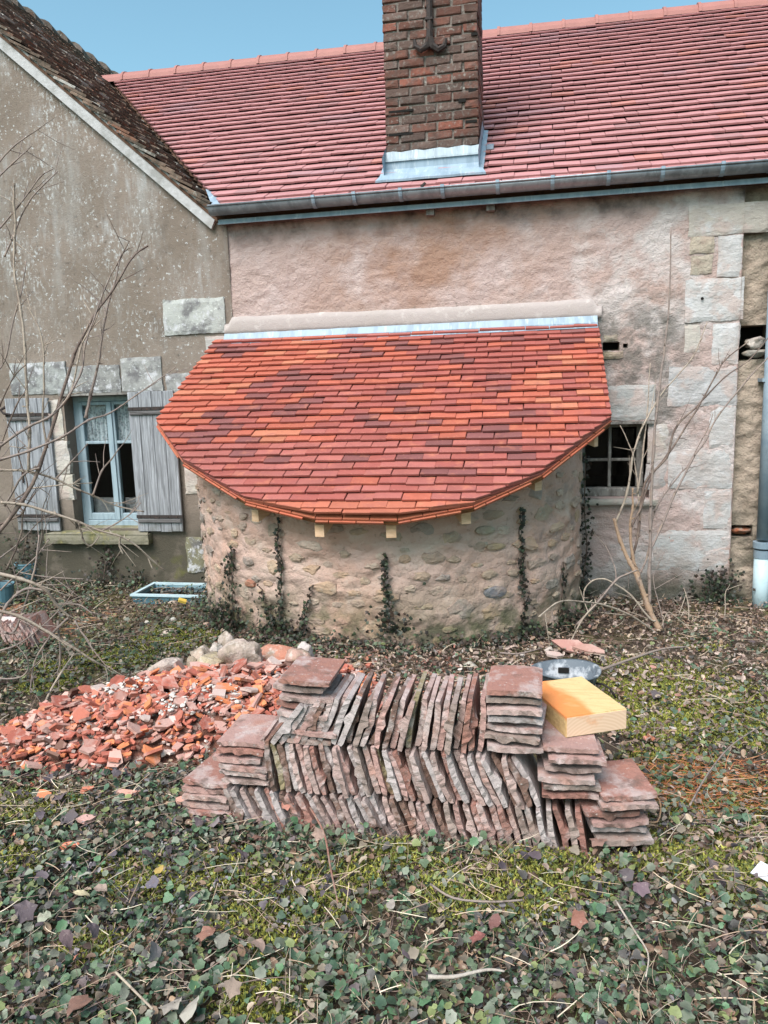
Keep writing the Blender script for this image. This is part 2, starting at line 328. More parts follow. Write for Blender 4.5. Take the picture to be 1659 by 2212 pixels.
def block_mat():
    m = material('planed pine with orange stain', (.56, .42, .21), [
        ((.46, .33, .15), 9, .45, .60, {'stretch': (1.2, 9, 9), 'amt': .6}), ((.30, .22, .13), 25, .60, .70, {'amt': .5})], .75, [(30, .3), (90, .3)])
    t = m.node_tree; N = t.nodes; L = t.links; b = N['Principled BSDF']; old = b.inputs['Base Color'].links[0].from_socket
    tc = N.new('ShaderNodeTexCoord'); sp = N.new('ShaderNodeSeparateXYZ'); L.new(tc.outputs['Object'], sp.inputs[0])
    n = N.new('ShaderNodeTexNoise'); n.inputs['Scale'].default_value = 14; L.new(tc.outputs['Object'], n.inputs[0])
    a = N.new('ShaderNodeMath'); a.operation = 'MULTIPLY_ADD'; a.inputs[1].default_value = .16; L.new(n.outputs['Fac'], a.inputs[0]); L.new(sp.outputs[0], a.inputs[2])
    r = N.new('ShaderNodeMapRange'); r.inputs['From Min'].default_value = .20; r.inputs['From Max'].default_value = .15; L.new(a.outputs[0], r.inputs['Value'])
    gt = N.new('ShaderNodeMapRange'); gt.inputs['From Min'].default_value = .060; gt.inputs['From Max'].default_value = .0765; gt.inputs['To Min'].default_value = .10; gt.inputs['To Max'].default_value = .85; L.new(sp.outputs[2], gt.inputs['Value'])
    ml = N.new('ShaderNodeMath'); ml.operation = 'MULTIPLY'; L.new(r.outputs[0], ml.inputs[0]); L.new(gt.outputs[0], ml.inputs[1])
    mx = N.new('ShaderNodeMix'); mx.data_type = 'RGBA'; L.new(ml.outputs[0], mx.inputs[0]); L.new(old, mx.inputs[6]); mx.inputs[7].default_value = (.66, .20, .05, 1)
    L.new(mx.outputs[2], b.inputs['Base Color']); return m
M['block'] = block_mat()
def endgrain_mat():
    m = material('pine end grain', (.66, .47, .33), [((.60, .25, .10), 9, .58, .68, {'amt': .6})], .7)
    t = m.node_tree; N = t.nodes; L = t.links; b = N['Principled BSDF']; old = b.inputs['Base Color'].links[0].from_socket
    tc = N.new('ShaderNodeTexCoord'); mp = N.new('ShaderNodeMapping'); mp.inputs['Location'].default_value = (-.12, 0, .10); L.new(tc.outputs['Object'], mp.inputs[0])
    wv = N.new('ShaderNodeTexWave'); wv.wave_type = 'RINGS'; wv.rings_direction = 'Y'; wv.inputs['Scale'].default_value = 26; wv.inputs['Distortion'].default_value = 1.5
    L.new(mp.outputs[0], wv.inputs[0]); mu = N.new('ShaderNodeMath'); mu.operation = 'MULTIPLY'; mu.inputs[1].default_value = .35; L.new(wv.outputs['Fac'], mu.inputs[0])
    mx = N.new('ShaderNodeMix'); mx.data_type = 'RGBA'; L.new(mu.outputs[0], mx.inputs[0]); L.new(old, mx.inputs[6]); mx.inputs[7].default_value = (.48, .30, .19, 1)
    L.new(mx.outputs[2], b.inputs['Base Color']); return m
M['endgrain'] = endgrain_mat()

# ---------------------------------------------------------------- ground
def ground():
    def lines(a, b, d0, d1, s0, s1):
        l = list(np.arange(d0, d1, s1)); x = d0; st = s1
        left = []
        while x > a: st *= 1.35; x -= st; left.append(max(x, a))
        x = d1; st = s1; right = [d1]
        while x < b: st *= 1.35; x += st; right.append(min(x, b))
        return np.array(left[::-1]+l+right)
    xs = lines(-80, 80, -5.2, 3.0, 0, .035); ys = lines(-80, 60, -5.2, .2, 0, .035)
    X, Y = np.meshgrid(xs, ys); Z = gz(X, Y)+.03*fbm(X, Y, 9, 3, 8)
    V = np.stack([X, Y, Z], -1).reshape(-1, 3); nx = len(xs); ny = len(ys)
    i = np.arange(ny-1)[:, None]*nx+np.arange(nx-1)[None]; i = i.ravel()
    F = np.stack([i, i+1, i+nx+1, i+nx], 1)
    tag(obj('ground', mdata('ground', V, F, M['soil'], True)), kind='structure')
ground()

# ---------------------------------------------------------------- generic surfaces
def grid_wall(xs, zs, depth, keep, back=None):
    """front sheet on the plane y = depth(x,z); keep(xc,zc) says whether a quad exists"""
    X, Z = np.meshgrid(xs, zs); Y = depth(X, Z)
    V = np.stack([X, Y, Z], -1).reshape(-1, 3); nx = len(xs); nz = len(zs)
    i = (np.arange(nz-1)[:, None]*nx+np.arange(nx-1)[None])
    xc = (xs[:-1]+xs[1:])/2; zc = (zs[:-1]+zs[1:])/2; K = keep(*np.meshgrid(xc, zc))
    i = i[K]
    return V, np.stack([i, i+1, i+nx+1, i+nx], 1)
def snapped(a, b, step, marks):
    l = sorted(set([a, b]+[m for m in marks if a < m < b])); out = []
    for p, q in zip(l[:-1], l[1:]):
        n = max(1, int(round((q-p)/step))); out += list(np.linspace(p, q, n, endpoint=False))
    return np.array(out+[b])
def notin(holes):
    def k(x, z):
        r = np.ones(x.shape, bool)
        for (a, b, c, d) in holes: r &= ~((x > a) & (x < b) & (z > c) & (z < d))
        return r
    return k
def reveals(holes, depth, y0=0.):
    m = MB()
    for (a, b, c, d) in holes:
        for q in ([(a, y0, c), (a, depth, c), (a, depth, d), (a, y0, d)], [(b, y0, d), (b, depth, d), (b, depth, c), (b, y0, c)],
                  [(a, y0, d), (a, depth, d), (b, depth, d), (b, y0, d)], [(b, y0, c), (b, depth, c), (a, depth, c), (a, y0, c)]):
            m.add(q, [(0, 1, 2, 3)])
    return m
def ragged_block(parent, name, x0, x1, z0, z1, proud, mat, color=None, amp=.009, seed=0, y=0., step=.025, round_=.02):
    """a dressed stone standing proud of the wall face with worn edges"""
    nx = max(3, int((x1-x0)/step)); nz = max(3, int((z1-z0)/step)); nx = min(nx, 14); nz = min(nz, 9)
    u = np.linspace(0, 1, nx+1); v = np.linspace(0, 1, nz+1); U, Vv = np.meshgrid(u, v)
    X = x0+(x1-x0)*U; Z = z0+(z1-z0)*Vv
    e = np.minimum(np.minimum(X-x0, x1-X), np.minimum(Z-z0, z1-Z)); edge = (e < 1e-6)
    n1 = fbm(X, Z, 9, 3, seed+5)
    Y = y-proud+amp*2*n1
    Xo = X+np.where(edge, .02*fbm(X, Z, 14, 3, seed+9), 0)*(round_/.02); Zo = Z+np.where(edge, .02*fbm(X, Z, 14, 3, seed+19), 0)*(round_/.02)
    Y = np.where(edge, Y+.006, Y)
    P = np.stack([Xo, Y, Zo], -1).reshape(-1, 3); B = np.stack([Xo, np.full_like(Xo, y+.03), Zo], -1).reshape(-1, 3)
    n = nx+1; F = [(j*n+i, j*n+i+1, (j+1)*n+i+1, (j+1)*n+i) for j in range(nz) for i in range(nx)]
    o = len(P); per = [i for i in range(nx)]+[j*n+nx for j in range(nz)]+[nz*n+i for i in range(nx, 0, -1)]+[j*n for j in range(nz, 0, -1)]
    F += [(per[(k+1) % len(per)], per[k], o+per[k], o+per[(k+1) % len(per)]) for k in range(len(per))]
    return part(name, np.vstack([P, B]), F, mat, parent, color=color)
def pxr(x0, y0, x1, y1, Y=0.):
    a = at(x0, y0, Y); b = at(x1, y1, Y); c = at(x0, y1, Y); d = at(x1, y0, Y)
    return (a[0]+c[0])/2, (b[0]+d[0])/2, (b[2]+c[2])/2, (a[2]+d[2])/2   # x0,x1,z0,z1

# ---------------------------------------------------------------- the gabled house on the left
APEX = (-6.23, 6.276); EAVE = (-2.487, 2.975)
slope = (APEX[1]-EAVE[1])/(EAVE[0]-APEX[0])
house_l = empty('gabled_house', (-6.03, 0, 0), 'grey lichened gable-end house with blue window and silvered shutters at left', 'house')
WINL = (-4.02, -3.37, .44, 1.60)
XS = -2.43
def gdepth(X, Z): return -.012+.016*fbm(X, Z, 1.5, 3, 31)+.006*fbm(X, Z, 14, 3, 35)
def rake(x): return EAVE[1]+slope*(EAVE[0]-x) if x > APEX[0] else APEX[1]-slope*(APEX[0]-x)
xs = snapped(-9.9, XS, .035, [WINL[0], WINL[1], APEX[0]]); zs = snapped(-.3, 6.3, .035, [WINL[2], WINL[3]])
def keepg(x, z):
    top = np.where(x > APEX[0], EAVE[1]+slope*(EAVE[0]-x), APEX[1]-slope*(APEX[0]-x))-.02
    return notin([WINL])(x, z) & (z < np.minimum(top, 1e9) ) | ((x > EAVE[0]) & (z < 2.88))
V, F = grid_wall(xs, zs, gdepth, keepg); part('wall', V, F, M['gable'], house_l, True)
reveals([WINL], .30, -.012).out('window_reveal', M['gable'], house_l)
# stones in the gable wall
def stone_l(x0, y0, x1, y1, proud=.012, c=(.27, .27, .26), mat='lintel', seed=0, rr=.02):
    a = pxr(x0, y0, x1, y1); return ragged_block(house_l, 'stone', *a, proud+.008, M[mat], c, seed=seed, y=-.008, round_=rr)
stone_l(355, 646, 488, 722, .01, (.36, .37, .35), seed=3); stone_l(446, 726, 500, 778, .008, (.36, .35, .33), 'quoin', 4)
stone_l(25, 783, 147, 852, .012, (.30, .31, .30), seed=5); stone_l(149, 790, 262, 849, .010, (.24, .24, .23), seed=6)
stone_l(264, 772, 352, 845, .014, (.29, .29, .28), seed=7); stone_l(362, 806, 425, 880, .010, (.26, .26, .25), seed=8)
stone_l(104, 862, 138, 950, .008, (.46, .43, .36), 'quoin', 10, .03); stone_l(110, 953, 152, 1022, .012, (.50, .48, .42), 'quoin', 11, .03)
stone_l(122, 1025, 160, 1080, .008, (.42, .39, .33), 'quoin', 12, .03); stone_l(402, 1008, 430, 1066, .012, (.48, .45, .38), 'quoin', 13, .03)
stone_l(405, 1160, 442, 1235, .012, (.18, .17, .11), 'lintel', 14, .03)
# roof of the gabled house
A3 = np.array([APEX[0], 0, APEX[1]]); E3 = np.array([EAVE[0], 0, EAVE[1]])
down = (E3-A3)/np.linalg.norm(E3-A3); nrm = np.array([-down[2], 0, down[0]]); nrm = nrm if nrm[2] > 0 else -nrm
Lr = float(np.linalg.norm(E3-A3))

CHX = (-1.165, -.445)
def clip(poly, a, b):
    """keep the left side of a->b"""
    out = []; n = len(poly)
    def sd(p): return (b[0]-a[0])*(p[1]-a[1])-(b[1]-a[1])*(p[0]-a[0])
    for i in range(n):
        p, q = poly[i], poly[(i+1) % n]; sp, sq = sd(p), sd(q)
        if sp >= 0: out.append(p)
        if (sp >= 0) != (sq >= 0):
            t = sp/(sp-sq); out.append((p[0]+(q[0]-p[0])*t, p[1]+(q[1]-p[1])*t))
    return out
def area(poly):
    return abs(sum(poly[i][0]*poly[(i+1) % len(poly)][1]-poly[(i+1) % len(poly)][0]*poly[i][1] for i in range(len(poly))))/2
def tile_roof(parent, name, O, U, D, N_, region, width, gauge, length, thick, lift, color_fn, mat, mat_joined, jit=(.002, .002, .3), skip=None, maxparts=300, warp=0., extra_row=None):
    """plain tiles in courses: u runs along U, s down D; region is a convex counter-clockwise polygon in (u,s)"""
    O, U, D, N_ = map(lambda a: np.array(a, float), (O, U, D, N_))
    us = [p[0] for p in region]; ss = [p[1] for p in region]
    tiles = []
    row = 0; s = min(ss)+gauge
    tilt = lift/length
    while s < max(ss)+gauge*.999:
        s_ = min(s, max(ss)); off = (row % 2)*width/2+rng.normal()*.004
        u = min(us)-width+off; wav = rng.normal()*jit[1]*.6
        while u < max(us):
            gap = .0022; j = rng.normal(size=6)
            y1 = s_+wav+np.clip(j[0], -2, 2)*jit[1]; y0 = y1-length; r = np.clip(j[2], -2, 2)*R_(jit[2])
            x0 = u+gap/2+np.clip(j[1], -1.5, 1.5)*jit[0]; x1 = x0+width-gap
            cx = (x0+x1)/2; cy = (y0+y1)/2
            poly = [(x0, y0), (x1, y0), (x1, y1), (x0, y1)]
            poly = [(cx+(p[0]-cx)*math.cos(r)-(p[1]-cy)*math.sin(r), cy+(p[0]-cx)*math.sin(r)+(p[1]-cy)*math.cos(r)) for p in poly]
            full = True
            cp = poly
            for k in range(len(region)):
                a, b = region[k], region[(k+1) % len(region)]
                c2 = clip(cp, a, b)
                if len(c2) < 3: cp = []; break
                cp = c2
            if cp and area(cp) > width*length*.03:
                fullness = area(cp)/area(poly); full = fullness > .995
                vis = max(p[1] for p in cp)
                h = lift+j[3]*.0012
                if not (skip and skip(cx, y1)):
                    tiles.append((poly if full else cp, y1, h, full, j[4]*.0012, (cx, y1, row)))
            u += width
        row += 1; s += gauge
    # geometry of one tile
    out = []
    for (poly, y1, h, full, tw, key) in tiles:
        top = []
        for (u, s) in poly:
            hh = h-(y1-s)*tilt+tw*(1 if u > key[0] else -1)+warp*abs(math.sin(key[0]*31+key[1]*17+u*40))
            top.append(O+U*u+D*s+N_*hh)
        # round the lower edge a touch: bevel on the vertices that lie on the bottom edge
        n = len(top); bot = [p-N_*thick for p in top]
        cen = sum(top)/n
        bev = [p+(cen-p)*(.0035/max(.02, np.linalg.norm(cen-p)))+N_*.0008 for p in top]; mid = [p-N_*.0022 for p in top]
        Vv = bev+mid+bot
        area2 = sum(poly[i][0]*poly[(i+1) % n][1]-poly[(i+1) % n][0]*poly[i][1] for i in range(n))
        order = list(range(n))
        Ff = [tuple(order)]+[tuple(n+n+i for i in order[::-1])]
        for i in range(n):
            k = (i+1) % n
            Ff += [(k, i, n+i, n+k), (n+k, n+i, 2*n+i, 2*n+k)]
        nn = np.cross(top[1]-top[0], top[2]-top[1])
        if np.dot(nn, N_) < 0: Ff = [f[::-1] for f in Ff]
        c = color_fn(*key)
        out.append((np.linalg.norm(cen-CP), Vv, Ff, c, cen))
    out.sort(key=lambda t: t[0])
    for (_, Vv, Ff, c, cen) in out[:maxparts]:
        part(name, Vv, Ff, mat, parent, color=c)
    V = []; F = []; C = []
    for (_, Vv, Ff, c, cen) in out[maxparts:]:
        n = len(V); V += Vv; F += [tuple(i+n for i in f) for f in Ff]; C += [c]*len(Vv)
    if V:
        o = part(name, V, F, mat_joined, parent, col=np.array(C)); o['kind'] = 'stuff'
    return len(out)

def col_old(u, s, row):
    a = rng.random(); base = np.array([.14, .10, .075])*(.5+.95*rng.random())
    if a > .86: base = np.array([.36, .35, .32])
    elif a > .72: base = np.array([.17, .085, .055])
    return tuple(base)
# O at the apex, u along +Y, s down the slope
nt_ = tile_roof(house_l, 'roof_tile', A3+np.array([0, -.08, 0]), (0, 1, 0), down, nrm, [(0, 0.05), (5.6, 0.05), (5.6, 2.3), (.12, Lr+.02), (0, Lr+.02)], .17, .095, .2, .018, .045,
                col_old, M['old_roof'], M['old_roof_joined'], jit=(.006, .007, 1.6), warp=.01)
m = MB()   # boards under the tiles, both slopes
for sgn in (1, -1):
    e = E3 if sgn > 0 else np.array([2*APEX[0]-EAVE[0], 0, EAVE[1]])
    if sgn > 0: quad = [A3+(0, -.06, 0), A3+(0, 5.7, 0), E3*.28+A3*.72+(0, 5.7, 0), e+(0, .3, 0), e+(0, -.06, 0)]
    else: quad = [A3+(0, -.06, 0), e+(0, -.06, 0), e+(0, 5.7, 0), A3+(0, 5.7, 0)]
    m.prism([q-np.array([0, 0, .05]) for q in quad], (0, 0, .03))
m.out('roof_board', M['batten'], house_l)
tile_roof(house_l, 'roof_tile', A3+np.array([0, 5.6, 0]), (0, -1, 0), (-down[0], 0, down[2]), (-nrm[0], 0, nrm[2]), [(0, .05), (5.6, .05), (5.6, Lr), (0, Lr)], .35, .19, .25, .018, .045, col_old, M['old_roof'], M['old_roof_joined'], maxparts=0)
for k in range(17):    # humped old ridge tiles
    y0 = -.08+k*.335; m = MB(); V = []; n = 8
    for j, (yy, rr) in enumerate(((y0, .15), (y0+.16, .125), (y0+.36, .085))):
        for i in range(n+1):
            a = math.pi*(i/n)*1.1-math.pi*.05; V.append((APEX[0]+rr*1.15*math.cos(a), yy, APEX[1]-.07+rr*math.sin(a)+rng.normal()*.004))
    F = [(j*(n+1)+i, j*(n+1)+i+1, (j+1)*(n+1)+i+1, (j+1)*(n+1)+i) for j in range(2) for i in range(n)]+[tuple(range(n+1))]
    part('ridge_tile', V, F, M['old_roof'], house_l, color=tuple(np.array([.12, .10, .085])*(.7+.5*rng.random())))
# verge board
m = MB()
for (a, b) in ((A3, E3-down*.01),):
    p0 = a+(0, -.055, 0); p1 = b+(0, -.055, 0)
    m.prism([p0, p1, p1-nrm*.112+down*.03, p0-nrm*.112], (0, .03, 0))
m.out('verge_board', M['verge'], house_l)
MB().prism([A3+(0, -.06, .0), A3+(0, -.06, -.1), (2*APEX[0]-EAVE[0], -.06, EAVE[1]-.1), (2*APEX[0]-EAVE[0], -.06, EAVE[1])], (0, .03, 0)).out('verge_board', M['verge'], house_l)

# left window
win = empty('window', (WINL[0], .12, WINL[2]), None, None); del_ = None
win.parent = house_l; win.location = Vector((WINL[0]-house_l.location.x, 0, 0)); win.location = (WINL[0]+6.03, .12, WINL[2])
def P3(parent, m, name, mat, smooth=False, color=None): return m.out(name, mat, parent, smooth, color)
wx0, wx1, wz0, wz1 = WINL; wy = .12; m = MB()
# outer frame
m.cbox(wx0, wx0+.055, wy, wy+.06, wz0, wz1); m.cbox(wx1-.03, wx1, wy, wy+.06, wz0, wz1); m.cbox(wx0+.055, wx1-.03, wy, wy+.06, wz1-.05, wz1); m.cbox(wx0+.055, wx1-.03, wy-.02, wy+.06, wz0, wz0+.06)
P3(win, m, 'frame', M['blue_paint'])
xm = (wx0+wx1)/2+.035
for (a, b) in ((wx0+.057, xm-.003), (xm+.003, wx1-.032)):
    m = MB(); st = .036; z0 = wz0+.062; z1 = wz1-.052; zt = .49*(z0+z1)+.22
    zt = z0+(z1-z0)*.66
    m.cbox(a, a+st, wy-.012, wy+.03, z0, z1); m.cbox(b-st, b, wy-.012, wy+.03, z0, z1)
    m.cbox(a+st, b-st, wy-.010, wy+.03, z0, z0+.06); m.cbox(a+st, b-st, wy-.010, wy+.03, z1-.03, z1); m.cbox(a+st, b-st, wy-.008, wy+.03, zt-.013, zt+.013)
    P3(win, m, 'casement', M['blue_paint'])
    for (c, d) in ((z0+.06, zt-.013), (zt+.013, z1-.03)):
        P3(win, MB().box(a+st, b-st, wy+.010, wy+.014, c, d), 'pane', M['glass'])
    # curtain with folds behind the upper pane
    us = np.linspace(a+st-.01, b-st+.01, 22); V = [(u, wy+.045+.006*math.sin(u*160), z) for z in (zt-.0, zt+.12, z1) for u in us]
    V = [(x, y, z+(.012*math.sin(x*90) if z < zt+.01 else 0)) for x, y, z in V]
    n = 22; P3(win, MB().add(V, [(j*n+i, j*n+i+1, (j+1)*n+i+1, (j+1)*n+i) for j in range(2) for i in range(n-1)]), 'curtain', M['lace'])
    P3(win, MB().box(a+st-.01, b-st+.01, wy+.06, wy+.07, z0, z0+.19), 'cloth', M['interior_pale'])
MB().box(xm-.018, xm+.018, wy-.026, wy-.0125, wz0+.065, wz1-.055).out('meeting_strip', M['blue_paint'], win)
m = MB(); m.add([(wx0-1, .29, 0), (wx1+1, .29, 0), (wx1+1, .29, 2.4), (wx0-1, .29, 2.4)], [(0, 1, 2, 3)])
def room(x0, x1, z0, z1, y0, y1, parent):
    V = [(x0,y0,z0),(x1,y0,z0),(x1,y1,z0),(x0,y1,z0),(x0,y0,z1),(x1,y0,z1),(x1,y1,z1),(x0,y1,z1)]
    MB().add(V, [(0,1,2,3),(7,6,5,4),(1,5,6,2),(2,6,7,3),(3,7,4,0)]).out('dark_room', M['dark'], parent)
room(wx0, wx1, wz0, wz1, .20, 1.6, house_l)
MB().box(wx0-.03, wx1+.02, -.035, .02, wz1+.003, wz1+.022).out('lintel_board', M['old_frame'], house_l)
a = pxr(110, 1150, 331, 1168)
ragged_block(house_l, 'sill', a[0], a[1], a[2]-.01, a[3], .10, M['sill'], amp=.006, seed=22)
MB().add([(a[0], -.10, a[3]), (a[1], -.10, a[3]), (wx1, .125, wz0+.02), (wx0, .125, wz0+.02)], [(0, 1, 2, 3)]).out('sill_slope', M['sill'], house_l)
def shutter(x0, x1, z0, z1, y, label, n=4, rust=False):
    sh = empty('shutter', (0, 0, 0), None, None); sh.parent = house_l; sh.location = (x0+6.03, y, z0); sh['label'] = label
    xs = np.linspace(x0, x1, n+1)+np.r_[0, rng.normal(size=n-1)*.006, 0]
    for i in range(n):
        MB().cbox(xs[i]+.0015, xs[i+1]-.0015, y-.022-rng.random()*.002, y, z0+rng.random()*.008, z1-rng.random()*.006, .003).out('plank', M['wood_grey'], sh)
    for zz in (z1-.165, z0+.115):
        MB().cbox(x0+.015, x1-.008, y-.040, y-.0245, zz-.032, zz, .005).out('batten', M['wood_dark'], sh)
        m = MB().box(x0+.0, x1+.004, y-.031, y-.0245, zz+.006, zz+.034)
        for k in range(5):
            xx = x0+.04+k*(x1-x0-.08)/4; m.tube([(xx, y-.036, zz+.02), (xx, y-.030, zz+.02)], [.004, .006], 6)
        m.out('strap_hinge', M['iron'], sh)
    return sh
shutter(-3.392, -2.975, .425, 1.625, -.035, 'silvered plank shutter open to the right of the window')
shutter(-4.56, -4.14, .43, 1.60, -.035, 'silvered plank shutter open to the left of the window')
MB().tube([(-4.57, -.03, 1.53), (-4.60, -.07, 1.50), (-4.56, -.08, 1.47), (-4.52, -.06, 1.46)], .012, 6).tube([(-4.45, -.065, .98), (-4.45, -.07, .86)], .007).out('shutter_hook', M['iron'], house_l)

# ---------------------------------------------------------------- the farmhouse
house = empty('farmhouse', (-.5, 0, 0), 'long plastered farmhouse with new pink tiled roof and brick chimney', 'house')
WINR = (.30, .83, .70, 1.265)
CAV = (.50, .66, 1.78, 1.84)
hol1 = pxr(1302, 739, 1338, 756); hol2 = pxr(1346, 742, 1356, 750)
holes = [WINR, hol1, hol2]
def wdepth(X, Z): return .012*fbm(X, Z, 2.2, 3, 51)+.022*fbm(X, Z*1.6, 11, 4, 55)+.012*np.clip(-(fbm(X, Z*1.8, 20, 2, 60))-.06, 0, 1)
xs = snapped(XS-.004, 1.42, .014, [WINR[0], WINR[1], hol1[0], hol1[1], hol2[0], hol2[1]]); zs = snapped(-.3, 2.98, .014, [WINR[2], WINR[3], hol1[2], hol1[3], hol2[2], hol2[3]])
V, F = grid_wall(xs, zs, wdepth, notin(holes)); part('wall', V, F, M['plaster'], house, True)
reveals([WINR], .30).out('window_reveal', M['plaster'], house)
for hh in (hol1, hol2): reveals([hh], .12).out('wall_cavity', M['sidewall'], house)
for (a, b, c, d) in (hol1, hol2): MB().add([(a, .12, c), (b, .12, c), (b, .12, d), (a, .12, d)], [(0, 1, 2, 3)]).out('cavity_back', M['dark'], house)
# quoin stones
q_w = (.43, .42, .415); q_c = (.40, .365, .325); q_g = (.36, .35, .35)
for (x0, y0, x1, y1, c, pr) in ((1487, 440, 1668, 506, q_c, .018), (1550, 509, 1604, 598, q_w, .016), (1480, 602, 1606, 694, q_w, .020), (1538, 698, 1597, 787, q_w, .016),
                                 (1443, 791, 1592, 877, q_g, .014), (1531, 880, 1588, 969, q_w, .016), (1443, 973, 1584, 1055, q_w, .016), (1520, 1060, 1578, 1140, q_w, .014),
                                 (1412, 1145, 1576, 1232, q_w, .010), (1478, 700, 1512, 762, q_c, .010), (1310, 832, 1414, 908, (.34, .34, .33), .014), (1400, 915, 1443, 1000, q_c, .010), (1394, 1004, 1440, 1058, q_g, .006)):
    a = pxr(x0, y0, x1, y1); ragged_block(house, 'stone', *a, pr*.5, M['quoin'], c, seed=int(x0+y0), amp=.010, round_=.022)
a = at(1517, 645, -.02); MB().tube([(a[0], -.022, a[2]), (a[0], -.0205, a[2])], .011, 10).out('hole', M['dark'], house)
# loose plaster patch stones
for (x0, y0, x1, y1, c) in ((1489, 512, 1543, 548, (.40, .34, .27)), (1492, 552, 1540, 592, (.36, .31, .25)), (1302, 760, 1345, 775, (.25, .21, .15)), (1303, 724, 1335, 738, (.25, .22, .17))):
    a = pxr(x0, y0, x1, y1); ragged_block(house, 'stone', *a, .012, M['oven_stone'], c, seed=int(x0), amp=.012, round_=.03)
# recessed wall beyond the quoins
cav1 = pxr(1600, 702, 1668, 776, .06); cav2 = pxr(1580, 1134, 1625, 1160, .06)
cav1 = (1.425, cav1[1], cav1[2], cav1[3]); cav2 = (1.425, cav2[1], cav2[2], cav2[3])
def sdepth(X, Z): return .055+.02*fbm(X, Z, 3, 3, 71)+.06*fbm(X, Z*1.3, 13, 4, 75)
xs = snapped(1.42, 3.6, .018, [cav1[0], cav1[1], cav2[1]]); zs = snapped(-.4, 3.0, .018, [cav1[2], cav1[3], cav2[2], cav2[3]])
V, F = grid_wall(xs, zs, sdepth, notin([cav1, cav2])); part('side_wall', V, F, M['sidewall'], house, True)
MB().box(XS-.03, XS+.03, .012, .05, -.3, 2.95).out('seam_light_stop', M['gable'], house)  # filler box added behind the wall seam to block a light leak
MB().add([(1.421, -.012, -.4), (1.421, .12, -.4), (1.421, .12, 3.), (1.421, -.012, 3.)], [(0, 1, 2, 3)]).out('wall_return', M['plaster'], house)
for hh in (cav1, cav2):
    reveals([hh], .32, .055).out('wall_cavity', M['sidewall'], house); (a, b, c, d) = hh
    MB().add([(a, .32, c), (b, .32, c), (b, .32, d), (a, .32, d)], [(0, 1, 2, 3)]).out('cavity_back', M['dark'], house)

ICO = None
def ico(sub):
    import bmesh
    bm = bmesh.new(); bmesh.ops.create_icosphere(bm, subdivisions=sub, radius=1); bm.verts.ensure_lookup_table()
    V = np.array([v.co[:] for v in bm.verts]); F = np.array([[v.index for v in f.verts] for f in bm.faces]); bm.free(); return V, F
ICO2 = ico(2); ICO3 = ico(3)
def rock_mesh(sx, sy, sz, seed, amp=.35, sub=3, facet=True):
    V, F = (ICO3 if sub == 3 else ICO2); V = V.copy()
    if facet:   # cut with random planes for broken faces
        r = np.random.default_rng(seed)
        for k in range(9):
            n = r.normal(size=3); n /= np.linalg.norm(n); d = .52+.28*r.random(); t = V@n-d; V -= np.outer(np.maximum(t, 0), n)
    n = fbm(V[:, 0]*1.3+seed, V[:, 1]*1.3+V[:, 2]*.9, 2.2, 4, seed); V *= (1+amp*n)[:, None]
    return V*np.array([sx, sy, sz]), F
def rock(name, loc, s, seed, color, parent=None, rot=0., mat='rock', sub=3, label=None, cat=None, group=None):
    V, F = rock_mesh(*s, seed, sub=sub, amp=.7); c, q = math.cos(rot), math.sin(rot)
    V = np.stack([V[:, 0]*c-V[:, 1]*q, V[:, 0]*q+V[:, 1]*c, V[:, 2]], 1)
    if parent: return part(name, V+np.array(loc), F, M[mat], parent, color=color)
    o = obj(name, mdata(name, V, F, M[mat]), None, loc, None, color); return tag(o, label, cat, group)
cx = (cav1[0]+cav1[1])/2
rock('stone', (cx-.0, .10, cav1[2]+.12), (.085, .10, .055), 4, (.34, .31, .28), house)
rock('stone', (cx+.0, .08, cav1[2]+.035), (.10, .10, .04), 5, (.27, .25, .22), house)
rock('stone', ((cav2[0]+cav2[1])/2, .12, cav2[2]+.05), (.08, .08, .04), 6, (.30, .10, .05), house)

# right window
wr = empty('window', (0, 0, 0), None, None); wr.parent = house; wr.location = (WINR[0]+.5, .14, WINR[2])
x0, x1, z0, z1 = WINR; y = .13; m = MB()
m.cbox(x1-.085, x1-.03, y, y+.05, z0+.07, z1); m.cbox(x0, x0+.05, y, y+.05, z0+.07, z1); m.cbox(x0, x1-.03, y-.03, y+.05, z0, z0+.068, .006); m.cbox(x0+.05, x1-.085, y, y+.05, z1-.03, z1)
m.out('frame', M['old_frame'], wr)
xa, xb, za, zb = x0+.05, x1-.085, z0+.07, z1-.03; xc = (xa+xb)/2+.0; zc = za+(zb-za)*.46
m = MB().cbox(xc-.012, xc+.012, y+.004, y+.04, za, zb).cbox(xa, xc-.012, y+.006, y+.04, zc-.011, zc+.011).cbox(xc+.012, xb, y+.006, y+.04, zc-.011, zc+.011)
m.cbox(xa, xa+.012, y+.008, y+.04, za, zb); m.out('glazing_bar', M['old_frame'], wr)
for (a, b) in ((xa, xc), (xc, xb)):
    for (c, d) in ((za, zc), (zc, zb)): MB().box(a+.013, b-.013, y+.02, y+.024, c+.012, d-.012).out('pane', M['glass'], wr)
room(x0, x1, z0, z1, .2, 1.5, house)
MB().box(x0-.02, x1+.02, -.03, .13, z1+.002, z1+.02).out('lintel_board', M['old_frame'], house)
ragged_block(house, 'sill', x0-.02, x1+.06, z0-.05, z0-.004, .045, M['quoin'], (.33, .31, .27), seed=77, amp=.008)

# pink roof
PE = np.array([0, -.09, 2.985]); PR = np.array([0, 3.27, 5.36]); SL = float(np.linalg.norm(PR-PE)); pdn = (PE-PR)/SL; pn = np.array([0, -pdn[2], pdn[1]]); pn = pn if pn[2] > 0 else -pn
